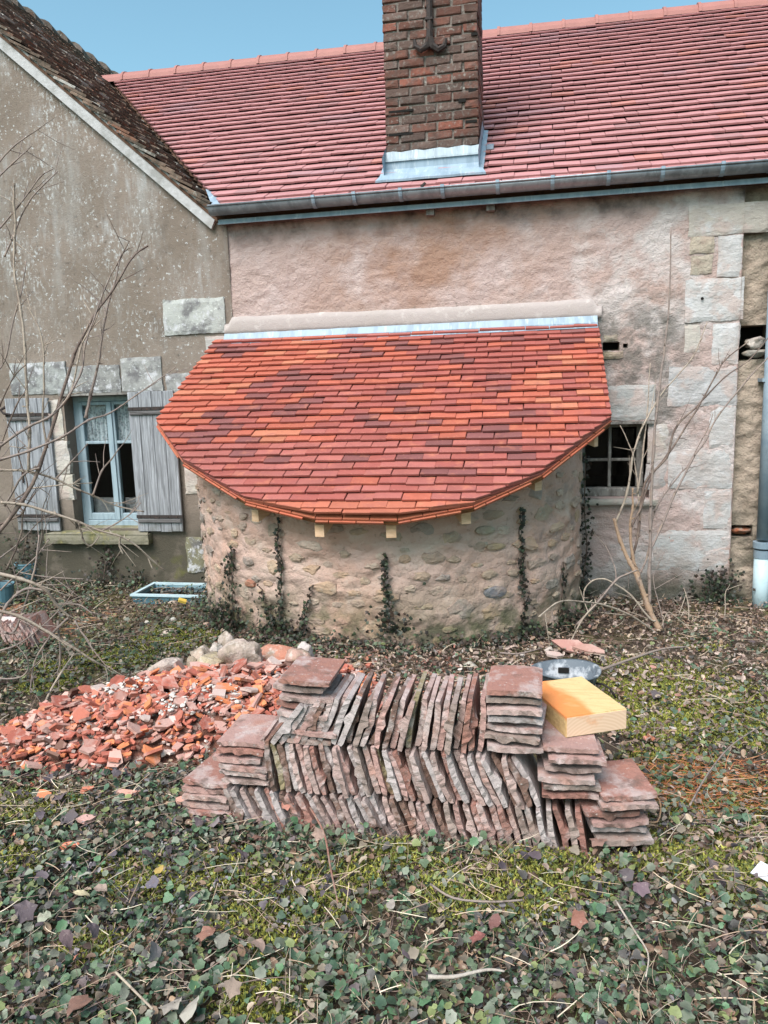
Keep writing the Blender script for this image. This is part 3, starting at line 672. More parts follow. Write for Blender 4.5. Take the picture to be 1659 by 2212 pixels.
# valley: where the old slope meets this one
def valx(s):
    p = PR+pdn*s; return EAVE[0]+(EAVE[1]+.08-p[2])/slope
pinks = [lin(206, 142, 148), lin(200, 132, 138), lin(212, 150, 156)]
def col_pink(u, s, row):
    a = rng.random(); c = np.array([.385, .185, .185])*(.93+.14*rng.random())
    if a > .95: c = np.array([.32, .165, .165])
    elif a > .90: c = np.array([.41, .18, .155])
    if vn(u*1.7, s*3, 5) > .86 and rng.random() > .5: c = np.array([.35, .19, .20])
    return tuple(c)
def in_chim(u, s): 
    p = PR+pdn*s; return CHX[0]+.03 < u < CHX[1]-.03 and .26 < p[1] < .70
reg = [(valx(.05), .05), (3.4, .05), (3.4, SL), (valx(SL), SL)]
tile_roof(house, 'roof_tile', PR+pn*.02, (1, 0, 0), pdn, pn, reg, .192, .1325, .2, .016, .043, col_pink, M['pink_tile'], M['pink_tile_joined'], jit=(.002, .0025, .25), skip=in_chim)
tile_roof(house, 'under_tile', PR+pn*.006, (1, 0, 0), pdn, pn, [(valx(SL), SL-.12), (3.4, SL-.12), (3.4, SL-.012), (valx(SL), SL-.012)], .192, .11, .11, .0125, .012, col_pink, M['pink_tile'], M['pink_tile_joined'], maxparts=40)
MB().prism([PR+np.array([valx(0)-.3, 0, -.01]), PE+np.array([valx(SL)-.1, .03, -.01]), PE+np.array([3.5, .03, -.01]), PR+np.array([3.5, 0, -.01])], pn*-.03).out('roof_board', M['batten'], house)
x = -5.27; k = 0
while x < 3.4:
    V = []; n = 9; L = .345
    for (dx, rr) in ((0, .142), (.03, .142), (.031, .132), (L+.015, .126)):
        for i in range(n+1):
            a = math.pi*i/n; V.append((x+dx, PR[1]-rr*math.cos(a)*1.1, PR[2]-.03+rr*math.sin(a)*.95+(.003*math.sin(k*2.3))))
    F = [(j*(n+1)+i, (j+1)*(n+1)+i, (j+1)*(n+1)+i+1, j*(n+1)+i+1) for j in range(3) for i in range(n)]+[tuple(range(n+1))]
    part('ridge_tile', V, F, M['ridge_tile'], house); x += L; k += 1
# valley zinc
p = lambda s, dx, h: PR+pdn*s+np.array([valx(s)+dx, 0, 0])+pn*h
MB().add([p(SL-.38, -.02, .05), p(SL-.38, .03, .03), p(SL+.06, .06, .03), p(SL+.06, -.10, .05)], [(0, 1, 2, 3), (3, 2, 1, 0)]).out('valley_flashing', M['zinc_light'], house)

# gutter
GX0, GX1 = -2.50, 3.4; gy, gzz, gr = -.15, 3.015, .062
def arc(r, x, a0=math.pi, a1=2*math.pi, n=10, cy=gy, cz=gzz): return [(x, cy+r*math.cos(a0+(a1-a0)*i/n), cz+r*math.sin(a0+(a1-a0)*i/n)) for i in range(n+1)]
def half(x0, x1, r, t=.003, n=10):
    V = arc(r, x0, n=n)+arc(r, x1, n=n)+arc(r-t, x0, n=n)+arc(r-t, x1, n=n); k = n+1; F = []
    for i in range(n): F += [(i, k+i, k+i+1, i+1), (2*k+i+1, 3*k+i+1, 3*k+i, 2*k+i), (i, i+1, 2*k+i+1, 2*k+i), (k+i+1, k+i, 3*k+i, 3*k+i+1)]
    F += [(0, 2*k, 3*k, k), (n, k+n, 3*k+n, 2*k+n)]
    return V, F
m = MB(); m.add(*half(GX0, GX1, gr)); m.tube([(GX0, gy-gr-.001, gzz+.002), (GX1, gy-gr-.001, gzz+.002)], .008, 8)
m.add([(GX0, gy-gr, gzz)]+arc(gr, GX0), [tuple(range(12))]); gut = m.out('gutter', M['zinc_dark'], house, True)
for bx in (540, 625, 722, 810, 925, 1040, 1157, 1270, 1395, 1497, 1597):
    xx = at(bx, 460-(bx-465)*.075, gy-gr)[0]; m = MB(); m.add(*half(xx-.013, xx+.013, gr+.004, .004)); m.box(xx-.013, xx+.013, gy-gr-.013, gy-gr+.004, gzz-.002, gzz+.016); m.out('gutter_bracket', M['zinc_light'], gut)
# drip flashing and dark soffit under the gutter
MB().box(-2.47, 3.4, -.085, -.078, 2.905, 2.935).box(-2.47, 3.4, -.100, -.0855, 2.897, 2.907).out('drip_flashing', M['zinc_light'], house)
MB().box(-2.47, 3.4, -.075, .02, 2.91, 2.94).out('soffit_board', M['batten'], house)
for bx in (930, 1060): 
    a = at(bx, 480, -.04); MB().box(a[0]-.03, a[0]+.03, -.06, .02, 2.86, 2.905).out('rafter_end', M['old_frame'], house)
c0 = at(912, 430, gy-gr); MB().prism([(c0[0], gy-gr, gzz+.01), (c0[0]+.03, gy-gr, gzz+.035), (c0[0]+.02, gy-gr, gzz+.045), (c0[0]-.015, gy-gr, gzz+.02)], (0, .02, 0)).out('gutter_clip', M['iron'], house)

# chimney
CY0, CY1, CZ1 = .22, .72, 5.7
ch = empty('chimney', (0, 0, 0), None, None); ch.parent = house; ch.location = (-.8+.5, CY0, 3.0)
core = MB().box(CHX[0]+.012, CHX[1]-.012, CY0+.012, CY1-.012, 2.9, CZ1); core.out('mortar_core', M['chim_mortar'], ch)
BS, BH, BP = .188, .105, .0668
rows = int((CZ1-3.395)/BP)
bv = []
def brick_me(w_, d_, h_, seed):
    r = np.random.default_rng(seed); m = MB().cbox(0, w_, 0, d_, 0, h_, .006); V = np.array(m.v); V += r.normal(size=V.shape)*.0025; return mdata('brick', V, m.f, M['brick'])
BM = {('s', k): brick_me(BS, .09, .0565, k) for k in range(5)}; BM.update({('h', k): brick_me(BH, .09, .0565, 20+k) for k in range(4)}); BM.update({('r', k): brick_me(.09, BS, .0565, 40+k) for k in range(4)})
def bcol():
    a = rng.random(); c = np.array([.155, .070, .052])*(.6+.55*rng.random())
    if a > .62: c = np.array([.11, .072, .06])*(.7+.6*rng.random())
    elif a < .12: c = np.array([.21, .078, .055])
    return tuple(c)
for r in range(rows):
    z = 3.405+r*BP; x = CHX[0]; seq = ['s', 's', 's', 'h'] if r % 2 == 0 else ['h', 's', 's', 's']
    for i, t in enumerate(seq):
        wd = BS if t == 's' else BH
        gapx = (CHX[1]-CHX[0]-sum(BS if q == 's' else BH for q in seq))/(len(seq)-1)
        if True:
            o = obj('brick', BM[(t, int(rng.integers(4)))], ch, (x+rng.normal()*.002, CY0+rng.normal()*.003, z+rng.normal()*.002), (0, rng.normal()*.008, rng.normal()*.01), bcol())
        x += wd+gapx
    for side, xx in ((1, CHX[1]-.09), (0, CHX[0])):
        for k in range(2):
            yy = CY0+.095+(k*.198)+(.0 if r % 2 else .0)
            if yy+BS < CY1+.1 : obj('brick', BM[('r', int(rng.integers(4)))], ch, (xx+rng.normal()*.002+(.003 if side else -.003), yy+(0 if r % 2 else -.0), z), (0, 0, 0), bcol())
for (px, py, ww, hh) in ((1027, 73, 16, 5), (1020, 195, 14, 6), (998, 217, 14, 6), (1018, 262, 22, 5), (866, 240, 48, 4), (866, 290, 48, 4)):
    a = at(px, py, CY0-.003); q = ww/2*.0040; v = hh/2*.0040; MB().box(a[0]-q, min(a[0]+q, CHX[1]-.001), CY0-.006, CY0+.02, a[2]-v, a[2]+v).out('joint_gap', M['dark'], ch)
# wall anchor
m = MB(); yy = CY0-.025
def anch(px, r): return [(at(a, b, yy)[0], yy, at(a, b, yy)[2]) for a, b in px]
m.tube(anch([(926, -120), (927, 0), (928, 60), (927, 84)], 0), [.024]*3+[.027], 6)
m.tube(anch([(927, 82), (922, 100), (909, 108), (897, 100), (895, 86)], 0), [.027, .026, .023, .019, .012], 6)
m.tube(anch([(928, 82), (934, 99), (947, 107), (960, 99), (963, 83)], 0), [.027, .026, .023, .019, .012], 6)
a = anch([(927, 42)], 0)[0]; m.box(a[0]-.028, a[0]+.028, yy-.024, yy+.02, a[2]-.008, a[2]+.008)
m.out('wall_anchor', M['iron'], ch)
# zinc dressing round the base
def onroof(x, Y, h):   # point on the pink roof at depth Y, h above the boards
    s = (PR[1]-Y)/(-pdn[1]); return PR+pdn*s+np.array([x, 0, 0])+pn*h
zf = onroof(0, CY0, .06)[2]; V = []; n = 12
for (y_, z_) in ((CY0+.02, 3.408), (CY0-.012, 3.402), (CY0-.014, 3.335), (CY0-.016, 3.333)):
    for i in range(n+1): V.append((CHX[0]-.006+(CHX[1]-CHX[0]+.012)*i/n, y_, z_+.006*math.sin(i*2.1) if z_ > 3.34 else z_))
MB().add(V, [(j*(n+1)+i, j*(n+1)+i+1, (j+1)*(n+1)+i+1, (j+1)*(n+1)+i) for j in range(3) for i in range(n)]).out('counter_flashing', M['zinc'], ch)
V = []; n = 10
for (Y_, e, hh) in ((None, 0, 3.338), (None, .0, zf+.02), (CY0-.035, .01, .062), (.15, .03, .066), (.085, .055, .064), (.08, .058, .050)):
    for i in range(n+1):
        u = i/n; x_ = CHX[0]-.006-e+(CHX[1]-CHX[0]+.012+2*e)*u
        V.append((x_, CY0-.018, hh) if Y_ is None else tuple(onroof(x_, Y_+.004*math.sin(i*1.7), hh)))
MB().add(V, [(j*(n+1)+i, j*(n+1)+i+1, (j+1)*(n+1)+i+1, (j+1)*(n+1)+i) for j in range(5) for i in range(n)]).out('apron_flashing', M['zinc_light'], ch)
MB().box(CHX[0]-.008, CHX[1]+.008, CY0-.030, CY0-.017, 3.328, 3.342).out('flashing_fold', M['zinc'], ch)
for sx in (1, -1):
    X0 = CHX[1]+.006 if sx > 0 else CHX[0]-.006; P = []
    for Y_ in (.16, .35, .6, .8): P += [onroof(X0, Y_, .064), onroof(X0, Y_, .19), onroof(X0+sx*.035, Y_, .060)]
    F = []
    for k in range(3): F += [(3*k, 3*k+3, 3*k+4, 3*k+1), (3*k, 3*k+2, 3*k+5, 3*k+3)]
    MB().add(P, F).out('side_flashing', M['zinc_light'], ch)
P = [onroof(CHX[1]+.045, .44, .062), onroof(CHX[1]+.10, .44, .062), onroof(CHX[1]+.10, .53, .062), onroof(CHX[1]+.045, .53, .062)]
MB().prism(P, pn*.006).out('flashing_patch', M['zinc'], ch)

# downpipe
px_ = 1.625; dp = empty('downpipe', (px_, -.05, -.12), 'blue grey metal downpipe with a wide lower section at the right edge', 'pipe')
zc_ = at(1640, 1170, -.05)[2]
MB().tube([(px_+.012, -.05, 2.2), (px_+.012, -.05, zc_+.02)], .047, 20).out('upper_pipe', M['pipe'], dp, True)
MB().tube([(px_+.012, -.05, 2.2), (px_+.012, -.10, 2.5), (px_+.012, gy, gzz-gr+.01)], .045, 20).out('swan_neck', M['pipe'], dp, True)
MB().tube([(px_+.012, -.05, zc_-.12), (px_+.012, -.05, -.2)], .058, 20).out('lower_pipe', M['basin_rim'], dp, True)
MB().tube([(px_+.012, -.05, zc_-.0), (px_+.012, -.05, zc_-.045)], .07, 20).tube([(px_+.012, -.05, zc_-.06), (px_+.012, -.05, zc_-.12)], .062, 20).out('collar', M['pipe'], dp)
MB().box(px_-.05, px_+.075, -.07, .08, 1.55, 1.575).out('pipe_bracket', M['pipe'], dp)

# ---------------------------------------------------------------- the round bread oven
ov = empty('bread_oven', (-1.12, -.6, -.05), 'round rubble-stone oven apse with new red tiled roof', 'outbuilding')
OC = np.array([-1.125, -.42]); ORX, ORY = 1.425, 1.075; ZT = 1.75
RP = R_(34); OTOP = 2.0
def roof_z(y): return OTOP+math.tan(RP)*y
def oven_pt(a, out=0.):
    """a from 0 (right, at the wall) to 1 (left, at the wall): straight cheeks, then a half ellipse"""
    L1 = -OC[1]; arcL = 4.0; tot = 2*L1+arcL; d = a*tot
    if d < L1: return np.array([OC[0]+ORX+out, -d]), np.array([1., 0])
    if d > tot-L1: return np.array([OC[0]-ORX-out, -(tot-d)]), np.array([-1., 0])
    t = (d-L1)/arcL*math.pi; n = np.array([math.cos(t)/ORX, -math.sin(t)/ORY]); n /= np.linalg.norm(n)
    return np.array([OC[0]+ORX*math.cos(t), OC[1]-ORY*math.sin(t)])+n*out, n
na, nz_ = 300, 62; AA = np.linspace(0, 1, na)
pts = np.array([oven_pt(a)[0] for a in AA]); nor = np.array([oven_pt(a)[1] for a in AA]); arcl = np.r_[0, np.cumsum(np.linalg.norm(np.diff(pts, axis=0), axis=1))]
V = []
top = np.array([roof_z(p[1])-.05 for p in pts])
for j in range(nz_):
    f = j/(nz_-1); z = -.25+(top+.25)*f
    dsp = .03*fbm(arcl, z, 1.6, 3, 91)+.05*fbm(arcl, z*1.7, 7, 4, 95)+.015*fbm(arcl, z*1.5, 22, 3, 98)+.05*np.clip(.12-z, 0, .3)
    V.append(np.column_stack([pts+nor*dsp[:, None], z]))
V = np.vstack(V); i = (np.arange(nz_-1)[:, None]*na+np.arange(na-1)[None]).ravel(); F = np.stack([i+1, i, i+na, i+na+1], 1)
part('wall', V, F, M['oven'], ov, True)
# stones showing through the mortar
scol = [(.44, .32, .23), (.36, .27, .20), (.46, .35, .28), (.31, .26, .23), (.48, .37, .30), (.42, .29, .20)]
occ = []; cnt = 0
for tries in range(4000):
    if cnt >= 260: break
    a = rng.random()*.98+.01; L = arcl[int(a*(na-1))]; z = -.05+rng.random()*1.25; p, n = oven_pt(a)
    if z > roof_z(p[1])-.12: continue
    sx = .04+.075*rng.random()**1.3; sz = sx*(.35+.35*rng.random())
    if any(abs(L-o[0]) < (sx+o[2])*.98 and abs(z-o[1]) < (sz+o[3])*1.05 for o in occ): continue
    occ.append((L, z, sx, sz)); cnt += 1
    t = np.array([-n[1], n[0]]); k = 11; ring = []
    ph = rng.random()*6; rr = .62+.5*rng.random(k); base = .002+.05*float(fbm(L, z*1.7, 7, 4, 95))+.028*float(fbm(L, z, 1.6, 3, 91))+.05*max(0, min(.3, .12-z))
    hgt = .003+.009*rng.random()
    Vv = []
    for (sc, h) in ((1., -.02), (.96, base+hgt*.45), (.62, base+hgt)):
        for q in range(k):
            th = q/k*2*math.pi+ph*.02; du = sx*rr[q]*sc*math.cos(th); dz = sz*rr[q]*sc*math.sin(th)
            Vv.append((*(p+t*du+n*(h+rng.normal()*.0022)), z+dz))
    Vv.append((*(p+n*(base+hgt+.002)), z))
    Ff = [(j*k+q, j*k+(q+1) % k, (j+1)*k+(q+1) % k, (j+1)*k+q) for j in range(2) for q in range(k)]+[(2*k+q, 2*k+(q+1) % k, 3*k) for q in range(k)]
    Ff = [f[::-1] for f in Ff]
    part('stone', Vv, Ff, M['oven_stone'], ov, color=scol[int(rng.integers(len(scol)))])
# a single red brick and a blue-grey stone in the face
def on_oven(px, py, out=.0):
    d = ray(px, py); best = None
    for t in np.linspace(3, 7.5, 900):
        p = CP+d*t
        yy = p[1]
        u = abs(p[0]-OC[0])/ORX; v = (OC[1]-yy)/ORY
        if yy < 0 and (u*u+max(v, 0)**2) <= 1: best = p; break
    if best is None: best = CP+d*5
    t = math.atan2((OC[1]-best[1])/ORY, (best[0]-OC[0])/ORX); n = np.array([math.cos(t)/ORX, -math.sin(t)/ORY, 0]); n /= np.linalg.norm(n)
    return best+n*out, n
for (px, py, hw, hh, c) in ((542, 1260, .045, .024, (.36, .15, .10)), (1068, 1278, .085, .042, (.17, .17, .19)), (1070, 1180, .07, .022, (.36, .27, .17)), (1047, 1145, .07, .03, (.32, .27, .20))):
    p, n = on_oven(px, py); t = np.array([-n[1], n[0], 0]); k = 12; Vv = []
    for (sc, h) in ((1., -.02), (.95, .016), (.6, .022)):
        for q in range(k):
            th = q/k*2*math.pi; du = math.cos(th); dz = math.sin(th)
            if hw < .05: m_ = max(abs(du), abs(dz)); du /= m_; dz /= m_
            Vv.append(tuple(p+t*hw*sc*du+n*h+np.array([0, 0, hh*sc*dz])))
    Vv.append(tuple(p+n*.022)); part('stone', Vv, [f[::-1] for f in [(j*k+q, j*k+(q+1) % k, (j+1)*k+(q+1) % k, (j+1)*k+q) for j in range(2) for q in range(k)]+[(2*k+q, 2*k+(q+1) % k, 3*k) for q in range(k)]], M['oven_stone'], ov, color=c)
# roof
OUT = [(-2.575, -.02), (-2.685, -.92), (-2.33, -1.28), (-1.78, -1.60), (-1.30, -1.725), (-.80, -1.735), (-.37, -1.64), (.02, -1.415), (.455, -.98), (.435, -.02)]
cs = math.cos(RP); od = np.array([0, -cs, -math.sin(RP)]); on = np.array([0, -math.sin(RP), cs])
oregion = [(x, -y/cs) for x, y in OUT]
oregion = oregion[::-1]  # orientation
def ccw(P): return sum(P[i][0]*P[(i+1) % len(P)][1]-P[(i+1) % len(P)][0]*P[i][1] for i in range(len(P))) > 0
if not ccw(oregion): oregion = oregion[::-1]
def col_red(u, s, row):
    band = vn(u*2.6+s*1.1, s*1.2, 12); r = rng.random()
    org = np.array([.48, .120, .065]); red = np.array([.36, .092, .068]); drk = np.array([.205, .072, .064]); pk = np.array([.41, .125, .098]); lite = np.array([.54, .19, .10])
    lower = s > 1.45
    if s > 2.0: c = lite*.5+org*.5
    elif lower: c = pk if r < .50 else (red if r < .86 else (drk if r < .93 else org))
    elif u < -1.5: c = (org if r < .85 else lite) if band > .42 else (drk if r < .40 else (red if r < .8 else org))
    elif u > -.2 and s < 1.2: c = (lite if r < .25 else org) if (band > .45 and r < .55) else (red if r < .80 else (drk if r < .88 else org))
    else: c = red if r < .50 else (drk if r < .66 else (org if r < .90 else pk))
    c = (c*.85+np.array([.38, .105, .08])*.15)*.80+np.array([0, .006, .010])
    return tuple(c*(.9+.2*rng.random()))
tile_roof(ov, 'roof_tile', np.array([0, 0, OTOP])+on*.012, (1, 0, 0), od, on, oregion, .1725, .0722, .165, .0155, .049, col_red, M['red_tile'], M['red_tile_joined'], jit=(.0024, .004, .8))
# eave under-tiles along the curved edge, then a timber edge
E3D = lambda x, y, h, k=1.: np.array([x, y, roof_z(y)])+on*h
def scale_out(p, q): c = np.array([-1.12, -.5]); v = np.array(p)-c; l = np.linalg.norm(v); return c+v*(1+q/l)
eave = OUT[1:-1]
for a, b in zip(eave[:-1], eave[1:]):
    L = math.dist(a, b); n = max(1, int(round(L/.172)))
    for k in range(n):
        for (o_, h_, th) in ((.006, .008, .012), (.016, -.006, .012)):
            sh = .5*(h_ < 0)
            k0 = max(0, (k-sh))/n; k1 = min(n, (k+1-sh))/n
            if k1-k0 < .02: continue
            p = np.array(a)+(np.array(b)-np.array(a))*(k0+.006); q = np.array(a)+(np.array(b)-np.array(a))*(k1-.006)
            p2, q2 = scale_out(p, -.12), scale_out(q, -.12); p, q = scale_out(p, o_), scale_out(q, o_)
            MB().prism([E3D(*p, h_), E3D(*q, h_), E3D(*q2, h_), E3D(*p2, h_)], on*-th).out('eave_tile', M['red_tile'], ov, color=(.36*(.85+.3*rng.random()), .105, .055))
m = MB()
for a, b in zip(eave[:-1], eave[1:]):
    p, q = scale_out(a, -.0), scale_out(b, -.0); p2, q2 = scale_out(a, -.12), scale_out(b, -.12)
    m.prism([E3D(*p, -.022), E3D(*q, -.022), E3D(*q2, -.022), E3D(*p2, -.022)], on*-.016)
m.out('eave_board', M['fascia'], ov)
MB().prism([E3D(x, y, -.024) for x, y in OUT], on*-.012).out('roof_board', M['fascia'], ov)
for (px, py, yy) in ((690, 1145, -1.665), (845, 1147, -1.67), (1007, 1117, -1.56), (1163, 1045, -1.26), (1288, 950, -.92), (551, 1112, -1.50)):
    a = at(px, py, yy); d = np.array([a[0]+1.12, a[1]+.2]); d /= np.linalg.norm(d); t = np.array([-d[1], d[0]]); hw = .030
    zt_ = at(px, py+13, yy)[2]+.07; P = [np.array([*(a[:2]-t*hw-d*.35), zt_+.12]), np.array([*(a[:2]+t*hw-d*.35), zt_+.12]), np.array([*(a[:2]+t*hw+d*.0), zt_]), np.array([*(a[:2]-t*hw+d*.0), zt_])]
    MB().prism(P, (0, 0, -.075)).out('rafter', M['raw_wood'], ov)
# flashing and mortar fillet above
m = MB()
for (a, b, z0, dz) in ((-2.50, -1.42, 2.055, 0), (-1.44, .43, 2.058, .002)):
    m.add([(a, -.115-dz, z0-.085), (b, -.115-dz, z0-.080), (b, -.06-dz, z0-.042), (a, -.06-dz, z0-.046), (b, -.03-dz, z0+.012), (a, -.03-dz, z0+.008), (b, -.024, z0+.014), (a, -.024, z0+.010)], [(0, 1, 2, 3), (3, 2, 4, 5), (5, 4, 6, 7)])
m.tube([(-2.50, -.061, 2.012), (.43, -.063, 2.016)], .004, 6).out('flashing', M['zinc_light'], ov)
n = 90; V = []
for j, (z_, y_) in enumerate(((2.055, -.018), (2.060, -.030), (2.09, -.033), (2.15, -.030), (2.185, -.016), (2.195, .01))):
    for i in range(n+1):
        x = -2.50+2.96*i/n; wz = .03*float(fbm(x, j*.3, 3, 3, 131))*(j > 2)-(.05 if i < 2 or i > n-2 else 0)*(j > 2); V.append((x, y_+.006*float(fbm(x, j, 12, 3, 133)), z_+wz+(.004 if j < 2 else 0)*math.sin(x*40)))
MB().add(V, [(j*(n+1)+i, j*(n+1)+i+1, (j+1)*(n+1)+i+1, (j+1)*(n+1)+i) for j in range(5) for i in range(n)]).out('mortar_fillet', M['mortar'], ov, True)

# ---------------------------------------------------------------- leaves as scattered geometry
def rotm(yaw, tiltx, tilty):
    n = len(yaw); cy, sy = np.cos(yaw), np.sin(yaw); cx, sx = np.cos(tiltx), np.sin(tiltx); cz, sz = np.cos(tilty), np.sin(tilty)
    Rz = np.zeros((n, 3, 3)); Rz[:, 0, 0] = cy; Rz[:, 0, 1] = -sy; Rz[:, 1, 0] = sy; Rz[:, 1, 1] = cy; Rz[:, 2, 2] = 1
    Rx = np.zeros((n, 3, 3)); Rx[:, 0, 0] = 1; Rx[:, 1, 1] = cx; Rx[:, 1, 2] = -sx; Rx[:, 2, 1] = sx; Rx[:, 2, 2] = cx
    Ry = np.zeros((n, 3, 3)); Ry[:, 1, 1] = 1; Ry[:, 0, 0] = cz; Ry[:, 0, 2] = sz; Ry[:, 2, 0] = -sz; Ry[:, 2, 2] = cz
    return Rz@Rx@Ry
def leaf_tpl(kind):
    if kind == 'round':    # crenate, cupped
        n = 14; V = [(0, 0, -.12)]+[((1+.10*math.cos(i*math.pi))*math.cos(2*math.pi*i/n)*(.75 if i == 0 else 1), (1+.1*math.cos(i*math.pi))*math.sin(2*math.pi*i/n), .16*math.cos(2*math.pi*i/n*2)) for i in range(n)]
    elif kind == 'tri':    # three leaflets lobed
        V = [(0, 0, -.1)]; n = 15
        for i in range(n):
            a = 2*math.pi*i/n; r = (.55+.45*abs(math.cos(1.5*a)))*(1+.08*(-1)**i); V.append((r*math.cos(a), r*math.sin(a), .15*math.sin(a*2)))
    elif kind == 'oval':
        n = 10; V = [(0, 0, -.10)]+[(math.cos(2*math.pi*i/n)*1.15, math.sin(2*math.pi*i/n)*.55*(1 if i % 2 else .92), .12*math.cos(2*math.pi*i/n)**2) for i in range(n)]
    elif kind == 'ivy':
        R = [1.25, .62, .95, .58, .80, .45, .80, .58, .95, .62]; n = 10; V = [(0, 0, .08)]+[(R[i]*math.cos(2*math.pi*i/n), R[i]*math.sin(2*math.pi*i/n), -.10) for i in range(n)]
    elif kind == 'curl':
        n = 8; V = [(0, 0, .0)]+[(math.cos(2*math.pi*i/n)*1., math.sin(2*math.pi*i/n)*.6, .5*math.sin(2*math.pi*i/n)**2) for i in range(n)]
    V = np.array(V); n = len(V)-1
    return V, np.array([(0, 1+i, 1+(i+1) % n) for i in range(n)])
def scatter(name, tpl, P, scale, yaw, tx, ty, colr, mat, label=None, parent=None, kind='stuff', zoff=0.):
    V, F = tpl; n = len(P); Rm = rotm(yaw, tx, ty)
    W = np.einsum('nij,vj->nvi', Rm, V)*scale[:, None, None]+P[:, None, :]
    W = W.reshape(-1, 3); FF = (F[None]+(np.arange(n)*len(V))[:, None, None]).reshape(-1, 3)
    c = np.repeat(colr, len(V), axis=0)*(np.tile(np.r_[.8, np.ones(len(V)-1)], n)[:, None])
    o = obj(name, mdata(name, W, FF, mat, False, c), parent); o['kind'] = kind if kind else ''
    if label: o['label'] = label
    return o
def ground_pts(n, x0, x1, y0, y1, dens=None, seed=0):
    r = np.random.default_rng(seed); out = []; got = 0
    while got < n:
        x = r.uniform(x0, x1, n*2); y = r.uniform(y0, y1, n*2)
        k = np.ones(len(x), bool) if dens is None else r.random(len(x)) < dens(x, y)
        # keep out of the oven and stacked tiles
        u = (x-OC[0])/(ORX+.02); v = np.clip((OC[1]-y)/(ORY+.02), 0, 9); k &= ~((u*u+v*v < 1) & (y < .1))
        k &= ~((x > -1.30) & (x < .36) & (y > -3.58) & (y < -3.25))
        out.append(np.column_stack([x[k], y[k]])); got += k.sum()
    P = np.vstack(out)[:n]; return P
def heap_h(x, y):
    # long mound of broken tile running from front-left to back-right
    a = R_(34); dx = x+1.72; dy = y+2.66; u = dx*math.cos(a)+dy*math.sin(a); v = -dx*math.sin(a)+dy*math.cos(a)
    r2 = (u/1.02)**2+(v/.52)**2; h = .185*np.clip(1-r2, 0, 1)**.75
    return h*(1+.5*fbm(x, y, 4, 3, 201)), r2
def zone(x, y):   # 0 leafy front .. 1 bare litter (right and behind the stack)
    t = np.clip((y+3.75)/.7, 0, 1); t = np.where(x < -1.2, t*.45, t); return np.clip(t+.25*fbm(x, y, 2.5, 3, 211), 0, 1)
greens = np.array([(.09, .125, .072), (.07, .115, .062), (.125, .148, .105), (.042, .072, .042), (.15, .16, .125), (.07, .135, .068), (.15, .175, .07), (.14, .115, .085), (.10, .115, .08), (.055, .095, .058), (.06, .055, .05)])*1.18
browns = np.array([(.20, .125, .085), (.12, .075, .055), (.28, .19, .125), (.08, .05, .04), (.34, .27, .20), (.17, .135, .11)])
purple = np.array([(.085, .065, .075), (.06, .05, .058), (.11, .085, .085)])
def pick(tab, n, seed, v=.25):
    r = np.random.default_rng(seed); c = tab[r.integers(len(tab), size=n)]; return c*(1-v+2*v*r.random((n, 1)))
def cover(name, n, tplk, area_, dens, sc, tab, seed, zr=(.005, .05), tilt=.35, mat='leaf', label=None, heap=False):
    P = ground_pts(n, *area_, dens, seed); r = np.random.default_rng(seed+1); n = len(P)
    z = gz(P[:, 0], P[:, 1])+.02+r.uniform(*zr, n)
    if heap is False:
        h, r2 = heap_h(P[:, 0], P[:, 1]); k = r2 > .93; P, z = P[k], z[k]; n = len(P)
    s = sc[0]*.8+(sc[1]*1.05-sc[0]*.8)*r.random(n)**1.5
    return scatter(name, leaf_tpl(tplk), np.column_stack([P, z]), s, r.uniform(0, 6.28, n), r.normal(0, tilt, n), r.normal(0, tilt, n), pick(tab, n, seed+2), M[mat], label)
moss_px = [(60, 1745, .25), (575, 1965, .22), (640, 1955, .22), (575, 2025, .12), (1165, 1895, .26), (1000, 1935, .20), (1560, 1885, .28), (1380, 1440, .25), (1340, 1500, .3), (1510, 1385, .2), (1420, 1560, .3), (1300, 1780, .25), (100, 1475, .2), (130, 1440, .2), (250, 1415, .3), (350, 1390, .3), (1230, 1740, .2), (1600, 1800, .25), (300, 1900, .2), (200, 2050, .12), (480, 1900, .2), (760, 1900, .18), (1500, 1500, .45), (1600, 1560, .35), (1450, 1650, .25), (1580, 1720, .3), (1400, 1850, .2), (1130, 1950, .2), (420, 1350, .4), (560, 2170, .15), (30, 1880, .15), (40, 1760, .2), (870, 1860, .15), (1540, 1720, .3)]
MP = [(*at(x, y, Z=-.03)[:2], r) for x, y, r in moss_px]
def mossd(x, y):
    d = np.zeros(np.shape(x))
    for (a, b, r) in MP: d = np.maximum(d, np.clip(1-((x-a)**2+((y-b)*1.2)**2)/(r*r)+.9*fbm(x, y, 7, 3, 401), 0, 1))
    return d
leafy = lambda x, y: np.clip((1-zone(x, y))*1.3*(.10+1.6*vn(x*2.2, y*2.2, 61)), 0.02, 1)*(1-.8*np.clip(mossd(x, y)*1.6, 0, 1))
FR = (-3.9, 2.1, -5.0, -3.25)
cover('ground_leaves', 19000, 'round', FR, leafy, (.006, .017), greens, 301, (.0, .065), .55, label='grey green crenate leaves carpeting the foreground')
cover('ground_leaves', 19000, 'tri', FR, leafy, (.006, .019), greens, 311, (.0, .055), .6, label='lobed green leaflets among the foreground carpet')
cover('ground_leaves', 3500, 'oval', FR, None, (.009, .020), greens*.8, 321, (.0, .035), .5, label='small oval green leaves low in the carpet')
cover('leaf_litter', 15000, 'curl', FR, None, (.006, .018), browns, 331, (.0, .05), .7, label='curled brown litter in the foreground')
cover('leaf_litter', 700, 'tri', FR, lambda x, y: vn(x*3, y*3, 77)**3, (.010, .024), purple, 341, (.02, .06), .7, label='blackened leaves and litter in the foreground')
